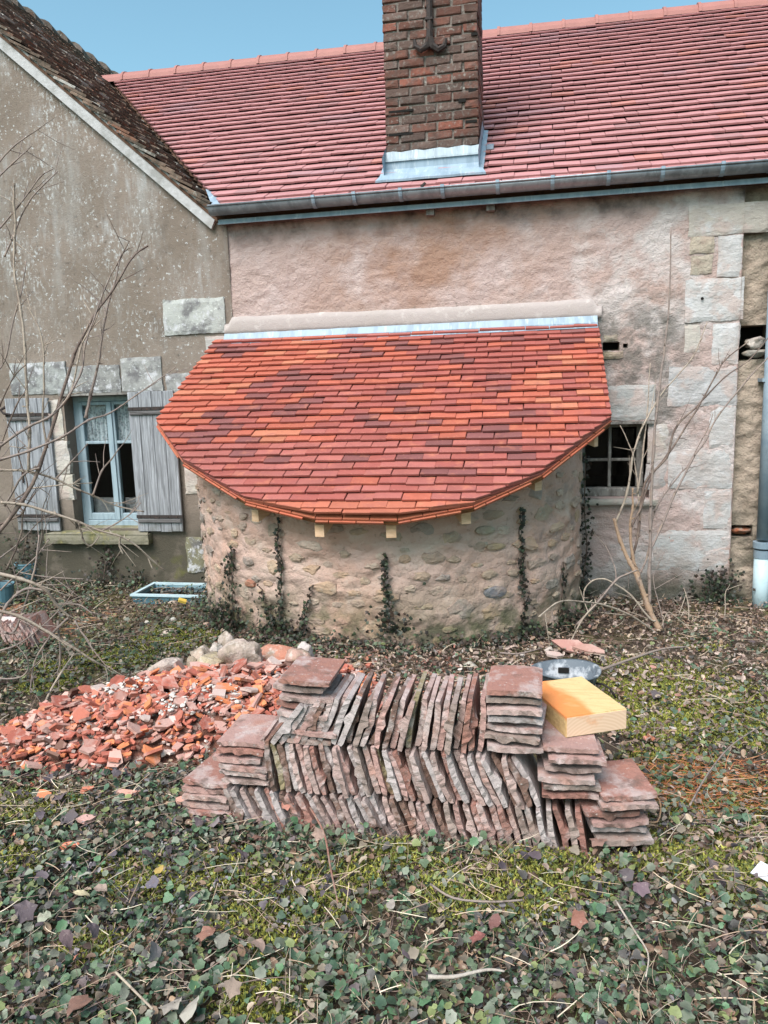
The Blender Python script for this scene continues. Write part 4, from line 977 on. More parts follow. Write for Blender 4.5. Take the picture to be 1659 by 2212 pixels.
cover('leaf_litter', 6000, 'curl', FR, lambda x, y: np.clip(vn(x*2.5+3, y*2.5, 79)*1.8-.9, 0, 1), (.004, .011), np.array([(.045, .04, .045), (.09, .08, .085), (.20, .18, .19)]), 345, (.01, .06), .9, label='dark crumbled seed heads and dry bits in the foreground')
BK = (-4.9, 2.4, -3.4, .0)
cover('ground_leaves', 13500, 'ivy', (-6.3, -1.0, -3.9, -.03), lambda x, y: .06+.94*vn(x*1.6, y*1.6, 62)**2, (.010, .022), greens*.6, 351, (.0, .05), .5, label='dark ivy creeping over the ground at left')
cover('ground_leaves', 9500, 'tri', (-6.3, -1.0, -3.9, -.03), None, (.006, .014), np.array([(.09, .10, .03), (.06, .08, .03), (.13, .13, .05), (.08, .06, .04)]), 355, (.0, .03), .6, label='small mossy green leaves on the ground at left')
cover('ground_leaves', 5500, 'tri', (-1.0, 2.4, -3.4, -.03), lambda x, y: vn(x*2, y*2, 63)**2, (.008, .018), greens*.85, 361, (.0, .04), .5, label='sparse low leaves on the ground at right')
cover('leaf_litter', 16000, 'curl', (-1.6, 2.4, -3.5, -.03), None, (.006, .019), np.vstack([browns, [(.34, .26, .22), (.22, .16, .13)]])*1.1, 371, (-.01, .03), .75, label='brown litter on the ground at right')
cover('leaf_litter', 15000, 'curl', (-6.3, -1.2, -3.9, -.03), None, (.006, .017), browns*.85, 381, (-.01, .04), .75, label='brown litter on the ground at left')
cover('stone_chips', 1700, 'oval', (-2.4, 1.2, -2.6, -.9), lambda x, y: np.clip(1-abs(y+1.9)/.8, .05, 1), (.005, .016), np.array([(.34, .28, .24), (.28, .20, .17), (.28, .13, .10), (.42, .38, .35)]), 391, (.0, .02), .5, label='pale mortar crumbs scattered before the oven')
cover('clay_chips', 1500, 'oval', (-1.5, .3, -3.1, -1.7), lambda x, y: vn(x*4, y*4, 88), (.006, .02), np.array([(.34, .14, .09), (.40, .22, .17), (.25, .11, .08), (.36, .28, .24)]), 395, (.0, .025), .5, mat='shard_joined', label='reddish clay chips strewn between the stack and the oven')
# foreground leaf mat stands higher
# moss
P = ground_pts(70000, -3.8, 1.7, -4.7, -1.2, lambda x, y: mossd(x, y), 403); n = len(P); r = np.random.default_rng(5)
tplm = (np.array([(-.25, 0, 0), (.25, 0, 0), (0, .1, 1.), (0, -.6, .7)]), np.array([(0, 1, 2), (0, 1, 3)]))
h, r2 = heap_h(P[:, 0], P[:, 1]); P = P[r2 > .95]; n = len(P)
scatter('moss', tplm, np.column_stack([P, gz(P[:, 0], P[:, 1])+.012+.04*r.random(n)*(P[:, 1] < -3.5)]), r.uniform(.008, .018, n), r.uniform(0, 6.28, n), r.normal(0, .7, n), r.normal(0, .7, n),
        pick(np.array([(.29, .29, .06), (.20, .23, .055), (.38, .36, .08), (.14, .17, .045)]), n, 9), M['moss'], 'yellow green moss patches in the lawn')
# straw, grass blades and dry stems
def strips(name, n, area_, length, width, tab, seed, lift=.05, label=None, dens=None, upright=.0):
    r = np.random.default_rng(seed); P = ground_pts(n, *area_, dens, seed); h, r2 = heap_h(P[:, 0], P[:, 1]); P = P[r2 > .9]; n = len(P)
    yaw = r.uniform(0, 6.28, n); L = r.uniform(*length, n)*(.4+.6*r.random(n)); wd = r.uniform(*width, n); z0 = gz(P[:, 0], P[:, 1])+.015+r.uniform(0, lift, n)
    el = np.abs(r.normal(0, .16+upright, n)); bend = r.normal(0, .35, n); segs = 5; V = []
    d = np.stack([np.cos(yaw), np.sin(yaw)], 1); s = np.stack([-np.sin(yaw), np.cos(yaw)], 1)
    for k in range(segs):
        t = k/(segs-1); xy = P+d*(L*t*np.cos(el))[:, None]+s*(bend*L*t*t)[:, None]; z = z0+L*t*np.sin(el)-L*.35*t*t*np.sin(el)*1.3
        for sg, dz in ((-1, 0.), (1, .4)):
            V.append(np.column_stack([xy+s*(sg*wd*(1-.5*t)/2)[:, None], z+dz*wd]))
    V = np.stack(V, 1).reshape(-1, 3); F = np.array([(2*k, 2*k+1, 2*k+3, 2*k+2) for k in range(segs-1)]); F = (F[None]+(np.arange(n)*segs*2)[:, None, None]).reshape(-1, 4)
    c = np.repeat(pick(tab, n, seed+3), segs*2, axis=0); o = obj(name, mdata(name, V, F, M['straw'], False, c)); o['kind'] = 'stuff'; o['label'] = label
straw = np.array([(.46, .35, .25), (.34, .24, .17), (.22, .15, .12), (.55, .47, .36), (.16, .11, .095)])
strips('dry_stems', 4800, (-3.2, 1.6, -4.9, -3.3), (.05, .24), (.0012, .0032), straw, 501, .07, 'pale straw lying over the foreground leaves')
strips('dry_stems', 3200, (-4.9, 2.3, -3.5, -.05), (.05, .28), (.002, .005), straw*.75, 511, .05, 'dry straw and stems on the ground behind')
strips('grass', 4500, (-3.2, 1.6, -4.9, -3.0), (.03, .10), (.0018, .0035), np.array([(.12, .18, .06), (.17, .22, .07), (.10, .13, .05)]), 521, .04, 'thin green grass blades', None, .7)
strips('grass', 5000, (-3.2, 1.6, -4.9, -3.3), (.025, .07), (.0012, .002), np.array([(.22, .14, .10), (.16, .19, .09), (.26, .17, .14)]), 525, .03, 'thin reddish leaf stalks in the foreground carpet', None, .8)
strips('pine_needles', 1400, (.25, 1.15, -3.35, -2.55), (.04, .12), (.0015, .003), np.array([(.34, .12, .05), (.25, .09, .04), (.40, .18, .08)]), 531, .03, 'orange brown needles on the ground at right', lambda x, y: np.clip(1-((x-.66)/.4)**2-((y+3.0)/.28)**2, 0, 1))
strips('pine_needles', 500, (-4.2, -3.2, -1.6, -.9), (.06, .2), (.002, .004), np.array([(.34, .14, .07), (.30, .2, .12)]), 541, .04, 'reddish dry stems on the ground at left')

# ---------------------------------------------------------------- heap of broken tile
x, y = np.meshgrid(np.linspace(-3.0, -.4, 90), np.linspace(-3.7, -1.6, 80)); h, r2 = heap_h(x, y); z = gz(x, y)+h-.02-.05*np.clip(r2-1, 0, 1)+.03*fbm(x, y, 12, 3, 7)
V = np.stack([x, y, z], -1).reshape(-1, 3); i = (np.arange(79)[:, None]*90+np.arange(89)[None]); K = (r2[:-1, :-1] < 1.05); i = i[K]
o = obj('rubble_bed', mdata('rubble_bed', V, np.stack([i, i+1, i+91, i+90], 1), M['rubble_base'], True)); o['kind'] = 'stuff'; o['label'] = 'bed of clay crumbs and mortar dust under the broken tiles'
def shard_geo(r, size, th):
    k = int(r.integers(4, 7)); a = np.sort(r.random(k)*.6+np.arange(k))/k*2*math.pi; rad = size*(.55+.5*r.random(k)); asp = .55+.45*r.random()
    P = np.column_stack([rad*np.cos(a), rad*np.sin(a)*asp]); V = [(*p, th/2) for p in P]+[(*(p*(.93+.08*r.random())), -th/2) for p in P]
    F = [tuple(range(k)), tuple(range(2*k-1, k-1, -1))]+[(i, k+i, k+(i+1) % k, (i+1) % k) for i in range(k)]
    return np.array(V), F
r = np.random.default_rng(77)
shcols = {'orange red': (.38, .125, .085), 'pink': (.43, .25, .21), 'brick red': (.33, .10, .07), 'pale grey': (.50, .40, .36), 'brown': (.16, .085, .065), 'orange': (.55, .19, .085)}
keys = list(shcols); wts = np.array([.32, .21, .20, .08, .05, .14])
def shard_place(r):
    while True:
        x = r.uniform(-3.0, -.55); y = r.uniform(-3.75, -1.75); h, r2 = heap_h(x, y)
        if r2 < 1. and r.random() < .35+.9*(1-r2) or (1 <= r2 < 1.35 and r.random() < .06):
            if x > -1.2 and y < -3.15 and r.random() < .8: continue
            return x, y, float(h), float(r2)
small_V = []; small_F = []; small_C = []; seen = {}
for k in range(3300):
    big = k < 300
    x, y, h, r2 = shard_place(r)
    size = (.031+.042*r.random()**1.8) if big else (.014+.026*r.random())
    V, F = shard_geo(r, size, (.010+.004*r.random()) if big else (.006+.007*r.random()))
    tilt = r.normal(0, .38, 2); yaw = r.uniform(0, 6.28); Rm = rotm(np.array([yaw]), np.array([tilt[0]]), np.array([tilt[1]]))[0]
    z = float(gz(x, y))+h+(.022+.030*r.random() if big else .0+.03*r.random()); kc = keys[int(r.choice(6, p=wts))]; c = tuple(np.array(shcols[kc])*(.8+.4*r.random()))
    if big:
        me = mdata('tile_shard', V@Rm.T, F, M['shard']); o = obj('tile_shard', me, None, (x, y, z), None, c)
        u = (x+1.72)*math.cos(R_(34))+(y+2.66)*math.sin(R_(34)); v = -(x+1.72)*math.sin(R_(34))+(y+2.66)*math.cos(R_(34))
        zn = 'at the left tip' if u < -.62 else ('on the left slope' if u < -.2 else ('in the middle' if u < .25 else ('near the boulders' if v > .05 else 'by the stacked tiles')))
        hp_ = 'heap back' if v > .18 else ('heap front' if v < -.25 else ('heap crest' if abs(v) < .1 else 'heap')); e_ = np.ptp(V, axis=0); asp_ = 'narrow ' if min(e_[:2])/max(e_[:2]) < .66 else ''
        szw = 'large' if size > .062 else ('medium' if size > .047 else 'small')
        pose = 'lying flat' if abs(tilt).max() < .3 else ('tipped up' if abs(tilt).max() > .65 else 'tilted')
        shp = {4: 'four-sided', 5: 'five-sided', 6: 'rounded'}[len(V)//2]
        tag(o, f'{szw} {asp_}{shp} {kc} shard {pose} on the {hp_} {zn}', 'tile shard', 'broken roof tile shards on the rubble heap')
    else:
        n = len(small_V); small_V += list(V@Rm.T+np.array([x, y, z])); small_F += [tuple(i+n for i in f) for f in F]; small_C += [c]*len(V)
o = obj('small_shards', mdata('small_shards', small_V, small_F, M['shard_joined'], False, np.array(small_C))); o['kind'] = 'stuff'; o['label'] = 'small clay chips filling the rubble heap'
# mortar crumbs
mv = []; mf = []; mc = []
for (px, py, n) in ((285, 1490, 40), (380, 1525, 70), (480, 1505, 60), (450, 1450, 30), (240, 1500, 30), (440, 1590, 30), (100, 1640, 15), (265, 1475, 20)):
    a = at(px, py, Z=.14)
    for _ in range(n):
        x, y = a[0]+r.normal()*.065, a[1]+r.normal()*.05; h, r2 = heap_h(x, y); s = .003+.009*r.random()**2; V, F = ICO2; 
        k0 = len(mv); V = V[:12]; 
        P = V*s*(.6+.8*r.random((12, 1)))*np.array([1.2, 1.2, .7])+np.array([x, y, float(gz(x, y))+float(h)+.035+.01*r.random()]); mv += list(P)
        mf += [tuple(i+k0 for i in f) for f in [(0,1,2),(0,2,3),(0,3,4),(0,4,5),(0,5,1),(1,6,2),(2,7,3),(3,8,4),(4,9,5),(5,10,1),(6,7,2),(7,8,3),(8,9,4),(9,10,5),(10,6,1),(11,7,6),(11,8,7),(11,9,8),(11,10,9),(11,6,10)]]
        mc += [tuple(np.array([.52, .49, .45])*(.7+.4*r.random()))]*12
o = obj('mortar_crumbs', mdata('mortar_crumbs', mv, mf, M['shard_joined'], False, np.array(mc))); o['kind'] = 'stuff'; o['label'] = 'pale mortar crumbs on the rubble heap'

# boulders behind the heap
for i, (px, py, wpx, hpx, c, lab) in enumerate((
    (350, 1448, 58, 28, (.40, .33, .29), 'squat grey stone at the left end of the row behind the rubble heap'),
    (433, 1424, 52, 26, (.42, .33, .26), 'beige stone second from left behind the rubble heap'),
    (452, 1440, 66, 27, (.42, .35, .23), 'yellowish mossy stone in front of the beige one behind the heap'),
    (524, 1430, 78, 52, (.44, .35, .30), 'biggest pale limestone boulder behind the rubble heap'),
    (488, 1386, 30, 24, (.42, .35, .31), 'small pointed stone standing against the oven foot'),
    (658, 1414, 36, 24, (.46, .40, .38), 'pale stone right of the pink brick lump behind the heap'),
    (636, 1428, 44, 26, (.42, .27, .22), 'pinkish stone beside the pink brick lump near the stacked tiles'),
    (465, 1412, 32, 22, (.45, .40, .36), 'pale stone wedged above the beige one behind the heap'),
    (410, 1440, 30, 20, (.30, .23, .15), 'small brown stone between the grey and beige ones behind the heap'))):
    a = at(px, py+hpx*.42, Z=.06); s = np.linalg.norm(a-CP)/FPX
    rock('boulder', (a[0], a[1]+wpx*s*.25, a[2]+hpx*s*.42), (wpx*s*.78, wpx*s*.6, hpx*s*.95), 60+i, c, rot=r.uniform(0, 3), label=lab, cat='stone')
a = at(590, 1432, Z=.06); V, F = rock_mesh(.13, .09, .055, 91, .2); V[:, 2] += .35*V[:, 0]*.5
tag(obj('brick_lump', mdata('brick_lump', V, F, M['rock']), None, (a[0], a[1]+.05, a[2]+.035), (0.3, 0, .2), (.42, .19, .13)), 'broken pink brick lump at the right end of the stones behind the heap', 'brick')
# odd stones before the oven and at right
for i, (px, py, wpx, hpx, c, lab) in enumerate((
    (1015, 1436, 44, 16, (.44, .42, .36), 'long pale flat stone just left of the upright end pile, behind the stack'),
    (820, 1438, 22, 14, (.40, .34, .28), 'small stone behind the middle of the top tile row'), (770, 1442, 36, 18, (.36, .27, .17), 'tan mossy stone behind the left part of the top tile row'),
    (1185, 1402, 20, 18, (.44, .38, .34), 'small pale stone left of the broken red slab by the oven'), (1128, 1412, 16, 12, (.46, .42, .38), 'tiny pale stone by the oven foot right of centre'),
    (1302, 1430, 16, 16, (.50, .47, .44), 'small whitish stone right of the broken red slab'), (318, 1342, 20, 14, (.52, .50, .45), 'small white stone in the ivy left of the oven'),
    (375, 1338, 20, 14, (.40, .40, .36), 'small greyish stone in the ivy nearer the oven'), (372, 1292, 26, 10, (.50, .42, .35), 'flat beige stone before the blue tray'),
    (372, 1364, 50, 9, (.48, .40, .34), 'flat pinkish stone sliver in the ivy left of the oven'), (447, 1350, 18, 24, (.36, .18, .13), 'reddish brick stone at the left foot of the oven'),
    (1447, 1668, 18, 14, (.50, .38, .30), 'small pinkish stone in the moss right of the tile stack'), (1520, 1810, 16, 12, (.46, .38, .30), 'small tan pebble in the leaves low on the right'))):
    a = at(px, py+hpx*.3, Z=-.03); s = np.linalg.norm(a-CP)/FPX
    rock('small_stone', (a[0], a[1], float(gz(a[0], a[1]))+hpx*s*.4+.01), (wpx*s*.5, wpx*s*.38, hpx*s*.5), 160+i, c, rot=r.uniform(0, 3), sub=2, label=lab, cat='stone')
def slab(px, py, w_, d_, th, rot, tx, c, lab, cat='tile shard', Z=.0, seed=0, name='tile_fragment'):
    rr = np.random.default_rng(seed); V, F = shard_geo(rr, 1., th); V[:, 0] *= w_/2; V[:, 1] *= d_/2; Rm = rotm(np.array([rot]), np.array([tx]), np.array([.12]))[0]; a = at(px, py, Z=Z)
    return tag(obj(name, mdata(name, V@Rm.T, F, M['shard']), None, tuple(a), None, c), lab, cat)
slab(1240, 1398, .40, .15, .02, -.5, .5, (.36, .19, .16), 'long broken red slab tipped against the foot of the oven', Z=.0, seed=3)
slab(1278, 1404, .24, .12, .018, -.2, .2, (.38, .22, .18), 'short pinkish slab right of the long broken red one', Z=.0, seed=4)
slab(1200, 1414, .14, .10, .015, .6, .2, (.48, .38, .34), 'pale chip beside the long broken red slab', Z=.0, seed=5)
slab(185, 1770, .10, .07, .014, .6, .15, (.50, .30, .26), 'pale pink shard among leaves in front of the heap', Z=.02, seed=6)
slab(150, 1830, .09, .06, .013, .3, .25, (.52, .17, .10), 'orange shard in the leaves below the pale pink one', Z=.02, seed=7)
slab(15, 1805, .10, .05, .013, .2, .3, (.55, .16, .09), 'orange shard at the left edge of the foreground', Z=.02, seed=8)
slab(185, 1707, .08, .06, .013, 1.0, .25, (.52, .17, .10), 'orange shard lying apart in front of the heap', Z=.02, seed=9)
slab(95, 1717, .06, .06, .013, .4, .6, (.60, .2, .1), 'bright orange chip standing in the leaves left of the heap front', Z=.02, seed=10)
slab(270, 1712, .13, .06, .013, .1, .2, (.50, .26, .2), 'flat pink shard in the leaves before the heap', Z=.02, seed=11)
slab(1400, 1595, .05, .045, .012, .3, .4, (.5, .14, .07), 'small orange red shard in the brown needles right of the block', Z=.0, seed=12)
slab(395, 1730, .07, .06, .013, .8, .3, (.50, .28, .22), 'pinkish shard leaning by the lowest left flat pile', Z=.03, seed=13)

# ---------------------------------------------------------------- stacked old tiles
def old_tile_mesh(seed):
    """reclaimed plain tile: x = thickness, y = length (0 at the visible end), z = width; nib at the visible end"""
    r = np.random.default_rng(seed); W, L, T = .186+.006*r.random(), .245, .0155+.003*r.random(); nz = 12; ys = [0, .012, .035, .12, L]
    bow = r.normal()*.004; zz = np.linspace(-W/2, W/2, nz+1); wob = fbm(zz*22+seed*3.1, zz*0+seed, 1., 2, seed)*.0042; nibz = r.normal()*.012; nw = .014+.006*r.random(); nh = (.009+.007*r.random())*(1 if seed % 5 < 3 else .12)
    V = []
    for side in (-1, 1):
        for iy, y in enumerate(ys):
            for z in zz:
                i = int(np.argmin(abs(zz-z))); t = T*(1+.055*r.normal()); x = side*t/2+bow*(1-(2*z/W)**2)+wob[i]*(.7 if iy < 3 else .3)
                if side > 0 and iy < 3: x += nh*math.exp(-((z-nibz)/nw)**4)*(1 if iy < 2 else .5)
                if abs(abs(z)-W/2) < 1e-6: x *= .8
                V.append((x, y+(r.normal()*.0025 if iy == 0 else 0), z+(r.normal()*.0015 if iy < 2 else 0)))
    n = nz+1; m_ = len(ys)*n; F = []
    for iy in range(len(ys)-1):
        for k in range(nz):
            a = iy*n+k; F.append((a, a+n, a+n+1, a+1)); b = m_+a; F.append((b, b+1, b+n+1, b+n))
    for k in range(nz): F.append((k, k+1, m_+k+1, m_+k)); e = (len(ys)-1)*n; F.append((e+k+1, e+k, m_+e+k, m_+e+k+1))
    for iy in range(len(ys)-1):
        a = iy*n; F.append((a, m_+a, m_+a+n, a+n)); b = a+nz; F.append((b, b+n, m_+b+n, m_+b))
    return mdata('reclaimed_tile', V, F, M['old_tile'])
OT = [old_tile_mesh(s) for s in range(14)]
tcols = [('pinkish grey', (.35, .25, .225)), ('dark brown', (.15, .09, .07)), ('chalky grey', (.36, .31, .30)), ('dull red', (.25, .125, .10)), ('dusty rose', (.34, .21, .185)), ('olive', (.20, .165, .095)), ('umber', (.25, .19, .165))]
tw = [.26, .17, .17, .13, .13, .04, .10]
ORD = ['first', 'second', 'third', 'fourth', 'fifth', 'sixth', 'seventh', 'eighth', 'ninth', 'tenth', 'eleventh', 'twelfth', 'thirteenth', 'fourteenth', 'fifteenth', 'sixteenth', 'seventeenth', 'eighteenth', 'nineteenth', 'twentieth']
def ordn(k):
    if k < 20: return ORD[k]
    tens = {2: 'twenty', 3: 'thirty', 4: 'forty', 5: 'fifty', 6: 'sixty'}[(k+1)//10]; u = (k+1) % 10
    return (tens+'-'+ORD[u-1]) if u else tens[:-1]+'ieth'
FY = -3.565
def stand(row, where, x0, x1, zb, lean0, lean1, n, leanm=None):
    for k in range(n):
        t = k/(n-1); x = x0+(x1-x0)*t+r.normal()*.0015
        a = (lean0*(1-t)+lean1*t) if leanm is None else np.interp(t, [0, .25, 1], [lean0, leanm, lean1]); a += r.normal()*1.6; a = R_(a)
        sc = .97+.08*r.random(); h = .19*sc
        cx, cz = x+h/2*math.sin(a), zb(x)+h/2*math.cos(a); nm, c = tcols[int(r.choice(7, p=tw))]; c = tuple(np.array(c)*(.85+.3*r.random()))
        o = obj('reclaimed_tile', OT[int(r.integers(14))], None, (cx, FY+r.normal()*.008+(.0 if r.random() > .15 else .02), cz), (0, a, r.normal()*.02), c); o.scale = (1.15, 1, sc)
        if r.random() < .3: o.scale.x = -1.15
        tag(o, f'{nm} tile on edge, {ordn(k)} from left in {where}', 'roof tile', 'reclaimed roof tiles in the stack')
zg = -.05
stand(0, 'the bottom row of the stack', -1.13, .165, lambda x: zg, -27, -11, 43, -26)
stand(1, 'the middle row of the stack', -.985, .005, lambda x: .138+.008*x, -8, -24, 37, -13)
stand(2, 'the top row of the stack', -.955, -.20, lambda x: .328+.006*x, 38, 3, 28, 22)
def flat(cx, z0, n, dz, where, yaw=0., jx=.006, ty=0., tx=0., fan=0., y0=FY):
    for k in range(n):
        nm, c = tcols[int(r.choice([0, 2, 4, 3, 6], p=[.35, .18, .27, .10, .10])) if k < n-1 else int(r.choice([4, 3], p=[.7, .3]))]; c = tuple(np.array(c)*(.9+.25*r.random()))
        o = obj('reclaimed_tile', OT[int(r.choice([3, 4, 8, 9, 13])) if r.random() < .8 else int(r.integers(14))], None, (cx+r.normal()*jx+fan*k, y0+r.normal()*.008, z0+dz*k+.008), (tx+r.normal()*.01, R_(90)+ty+r.normal()*.02, 0), c)
        # roll the tile flat, then turn it about the vertical
        o.rotation_euler = (Matrix.Rotation(yaw+r.normal()*.03, 3, 'Z')@Matrix.Rotation(tx+r.normal()*.012, 3, 'X')@Matrix.Rotation(R_(90)+ty+r.normal()*.02, 3, 'Y')).to_euler()
        tag(o, f'{nm} tile, {ordn(k)} from the bottom of {where}', 'roof tile', 'reclaimed roof tiles in the stack')
flat(-.078, .345, 7, .0335, 'the upper right end pile', 0, ty=0)
flat(-.835, .325, 8, .0325, 'the upper left end pile', .0, jx=.014, ty=.07)
flat(-1.085, .145, 6, .0300, 'the middle left end pile', -.05, ty=0)
flat(-1.245, -.03, 6, .0315, 'the lowest left end pile', -.05, jx=.007)
flat(.115, .175, 6, .0345, 'the middle right end pile', .05, jx=.012)
flat(.285, .03, 6, .0330, 'the lowest right end pile', .22, jx=.02)

# ---------------------------------------------------------------- timber block
zt = .440; c4 = [at(x, y, Z=zt) for x, y in ((1158, 1474), (1250, 1462), (1355, 1531), (1223, 1550))]
fl = np.array(c4[3]); frr = np.array(c4[2]); bl = np.array(c4[0]); e1 = (frr-fl)[:2]; ang = math.atan2(e1[1], e1[0]); W_ = float(np.linalg.norm(e1)); D_ = float(np.linalg.norm((bl-fl)[:2]))
blk = empty('timber_block', (fl[0], fl[1], zt-.077), 'yellow sawn timber offcut with orange stain lying on the right end piles', 'timber')
blk.rotation_euler = (0, 0, ang)
def blkpart(name, V, F, mat):
    o = bpy.data.objects.new(name, mdata(name, V, F, mat)); COL.objects.link(o); o.parent = blk; return o
import bmesh as _bm
b_ = _bm.new(); _bm.ops.create_cube(b_, size=1)
for v in b_.verts: v.co = Vector(((v.co.x+.5)*W_, .0015+(v.co.y+.5)*(D_-.0015), (v.co.z+.5)*.077))
_bm.ops.subdivide_edges(b_, edges=b_.edges[:], cuts=5, use_grid_fill=True)
_bm.ops.bevel(b_, geom=[e for e in b_.edges if e.calc_face_angle(0) > 1], offset=.0025, segments=2, affect='EDGES')
for v in b_.verts: v.co += Vector((rng.normal(), rng.normal()*.3, rng.normal()))*.0004
me_ = bpy.data.meshes.new('beam'); b_.to_mesh(me_); b_.free(); me_.materials.append(M['block']); o = bpy.data.objects.new('beam', me_); COL.objects.link(o); o.parent = blk
m = MB().box(.0035, W_-.0035, -.0005, .003, .0035, .0735); blkpart('end_face', m.v, m.f, M['endgrain'])

# ---------------------------------------------------------------- mortar tub
tb = empty('mortar_tub', (.135, -2.28, -.05), 'mortar smeared grey rubber tub behind the timber block', 'tub')
tb_c = at(1222, 1462, Z=.12)
cx, cy = tb_c[0], tb_c[1]; n = 36; V = []
prof = ((.70, -.02), (.98, .15), (1.06, .155), (1.05, .165), (.95, .16), (.68, .0), (0.01, -.005))
for (q, z) in prof:
    for i in range(n): a = 2*math.pi*i/n; V.append((cx+.165*q*math.cos(a), cy+.135*q*math.sin(a), z+.006*math.sin(a*2)*(z > .1)))
MB().add(V, [(j*n+i, j*n+(i+1) % n, (j+1)*n+(i+1) % n, (j+1)*n+i) for j in range(len(prof)-1) for i in range(n)]).out('shell', M['tub'], tb, True)
hp = [at(x, y, cy) for x, y in ((1285, 1476), (1303, 1478), (1318, 1488), (1330, 1508))]; MB().tube(hp, .006, 6).out('handle', M['iron'], tb, True)
for k in range(2):
    xx = cx-.03; 
MB().box(cx-.035, cx+.02, cy+.105, cy+.13, .10, .125).out('grip_hole', M['dark'], tb)

# ---------------------------------------------------------------- blue tray with dark water
bx0, bx1, by0, by1 = -3.24, -2.40, -.52, -.14; bz = -.015
ty_ = empty('blue_tray', ((bx0+bx1)/2, (by0+by1)/2, -.06), 'shallow blue plastic tray of dark water by the left house wall', 'tray')
m = MB(); b1, b2 = .03, .0
V = [(bx0+.02, by0+.02, -.13), (bx1-.02, by0+.02, -.13), (bx1-.02, by1-.02, -.13), (bx0+.02, by1-.02, -.13), (bx0, by0, bz), (bx1, by0, bz), (bx1, by1, bz), (bx0, by1, bz), (bx0+.03, by0+.03, bz), (bx1-.03, by0+.03, bz), (bx1-.03, by1-.03, bz), (bx0+.03, by1-.03, bz), (bx0+.04, by0+.04, -.09), (bx1-.04, by0+.04, -.09), (bx1-.04, by1-.04, -.09), (bx0+.04, by1-.04, -.09)]
F = [(i, (i+1) % 4, 4+(i+1) % 4, 4+i) for i in range(4)]+[(8+i, 8+(i+1) % 4, 12+(i+1) % 4, 12+i) for i in range(4)]+[(12, 13, 14, 15)]
m.add(V, F).out('tub_body', M['basin'], ty_)
m = MB(); m.box(bx0-.008, bx1+.008, by0-.012, by0+.022, bz, bz+.016).box(bx0-.008, bx1+.008, by1-.02, by1+.012, bz, bz+.016).box(bx0-.009, bx0+.022, by0+.022, by1-.02, bz, bz+.015).box(bx1-.022, bx1+.009, by0+.022, by1-.02, bz, bz+.015); m.out('rim', M['basin_rim'], ty_)
MB().add([(bx0+.033, by0+.033, -.035), (bx1-.033, by0+.033, -.035), (bx1-.033, by1-.033, -.035), (bx0+.033, by1-.033, -.035)], [(0, 1, 2, 3)]).out('water_surface', M['water'], ty_)
# blue bits by the wall at the far left
def pail(px, py, rad, hh, lab):
    a = at(px, py, Z=.02); n = 20; V = []
    for (q, z) in ((.8, -.06), (1., hh), (1.06, hh), (1.04, hh+.012), (.94, hh+.01), (.76, -.02)):
        for i in range(n): t = 2*math.pi*i/n; V.append((rad*q*math.cos(t), rad*q*math.sin(t), z))
    e = empty('blue_pail', tuple(a), lab, 'pail'); 
    me = mdata('bucket_shell', V, [(j*n+i, j*n+(i+1) % n, (j+1)*n+(i+1) % n, (j+1)*n+i) for j in range(5) for i in range(n)], M['basin']); o = bpy.data.objects.new('bucket_shell', me); COL.objects.link(o); o.parent = e
    V2 = [(rad*1.04*math.cos(t), 0.02*math.sin(t), hh+.004+rad*.9*math.sin(t)*.25) for t in np.linspace(0, math.pi, 9)]
    m = MB().tube(V2, .004, 5); o = bpy.data.objects.new('handle', mdata('handle', m.v, m.f, M['iron'])); COL.objects.link(o); o.parent = e
pail(60, 1240, .10, .10, 'blue pail half hidden in twigs under the left shutter'); pail(4, 1290, .10, .10, 'blue pail cut by the left edge of the picture')
# a second small pile of old tiles at the far left
for k in range(9):
    a = at(4+k*9, 1398+r.normal()*2-abs(k-5)*.6, Z=-.03)
    nm, c = tcols[int(r.choice([0, 3, 4]))]
    o = obj('reclaimed_tile', OT[int(r.integers(14))], None, (a[0], a[1], a[2]+.085), (0, R_(-28+r.normal()*4), .15), c)
    tag(o, f'{nm} tile leaning, {ordn(k)} from the left in the small pile behind twigs', 'roof tile', 'old tiles leaning in the small pile at far left')
slab(10, 1345, .16, .16, .014, .1, .9, (.50, .48, .48), 'pale grey tile propped on top of the small far-left pile', 'roof tile', Z=.12, seed=21)

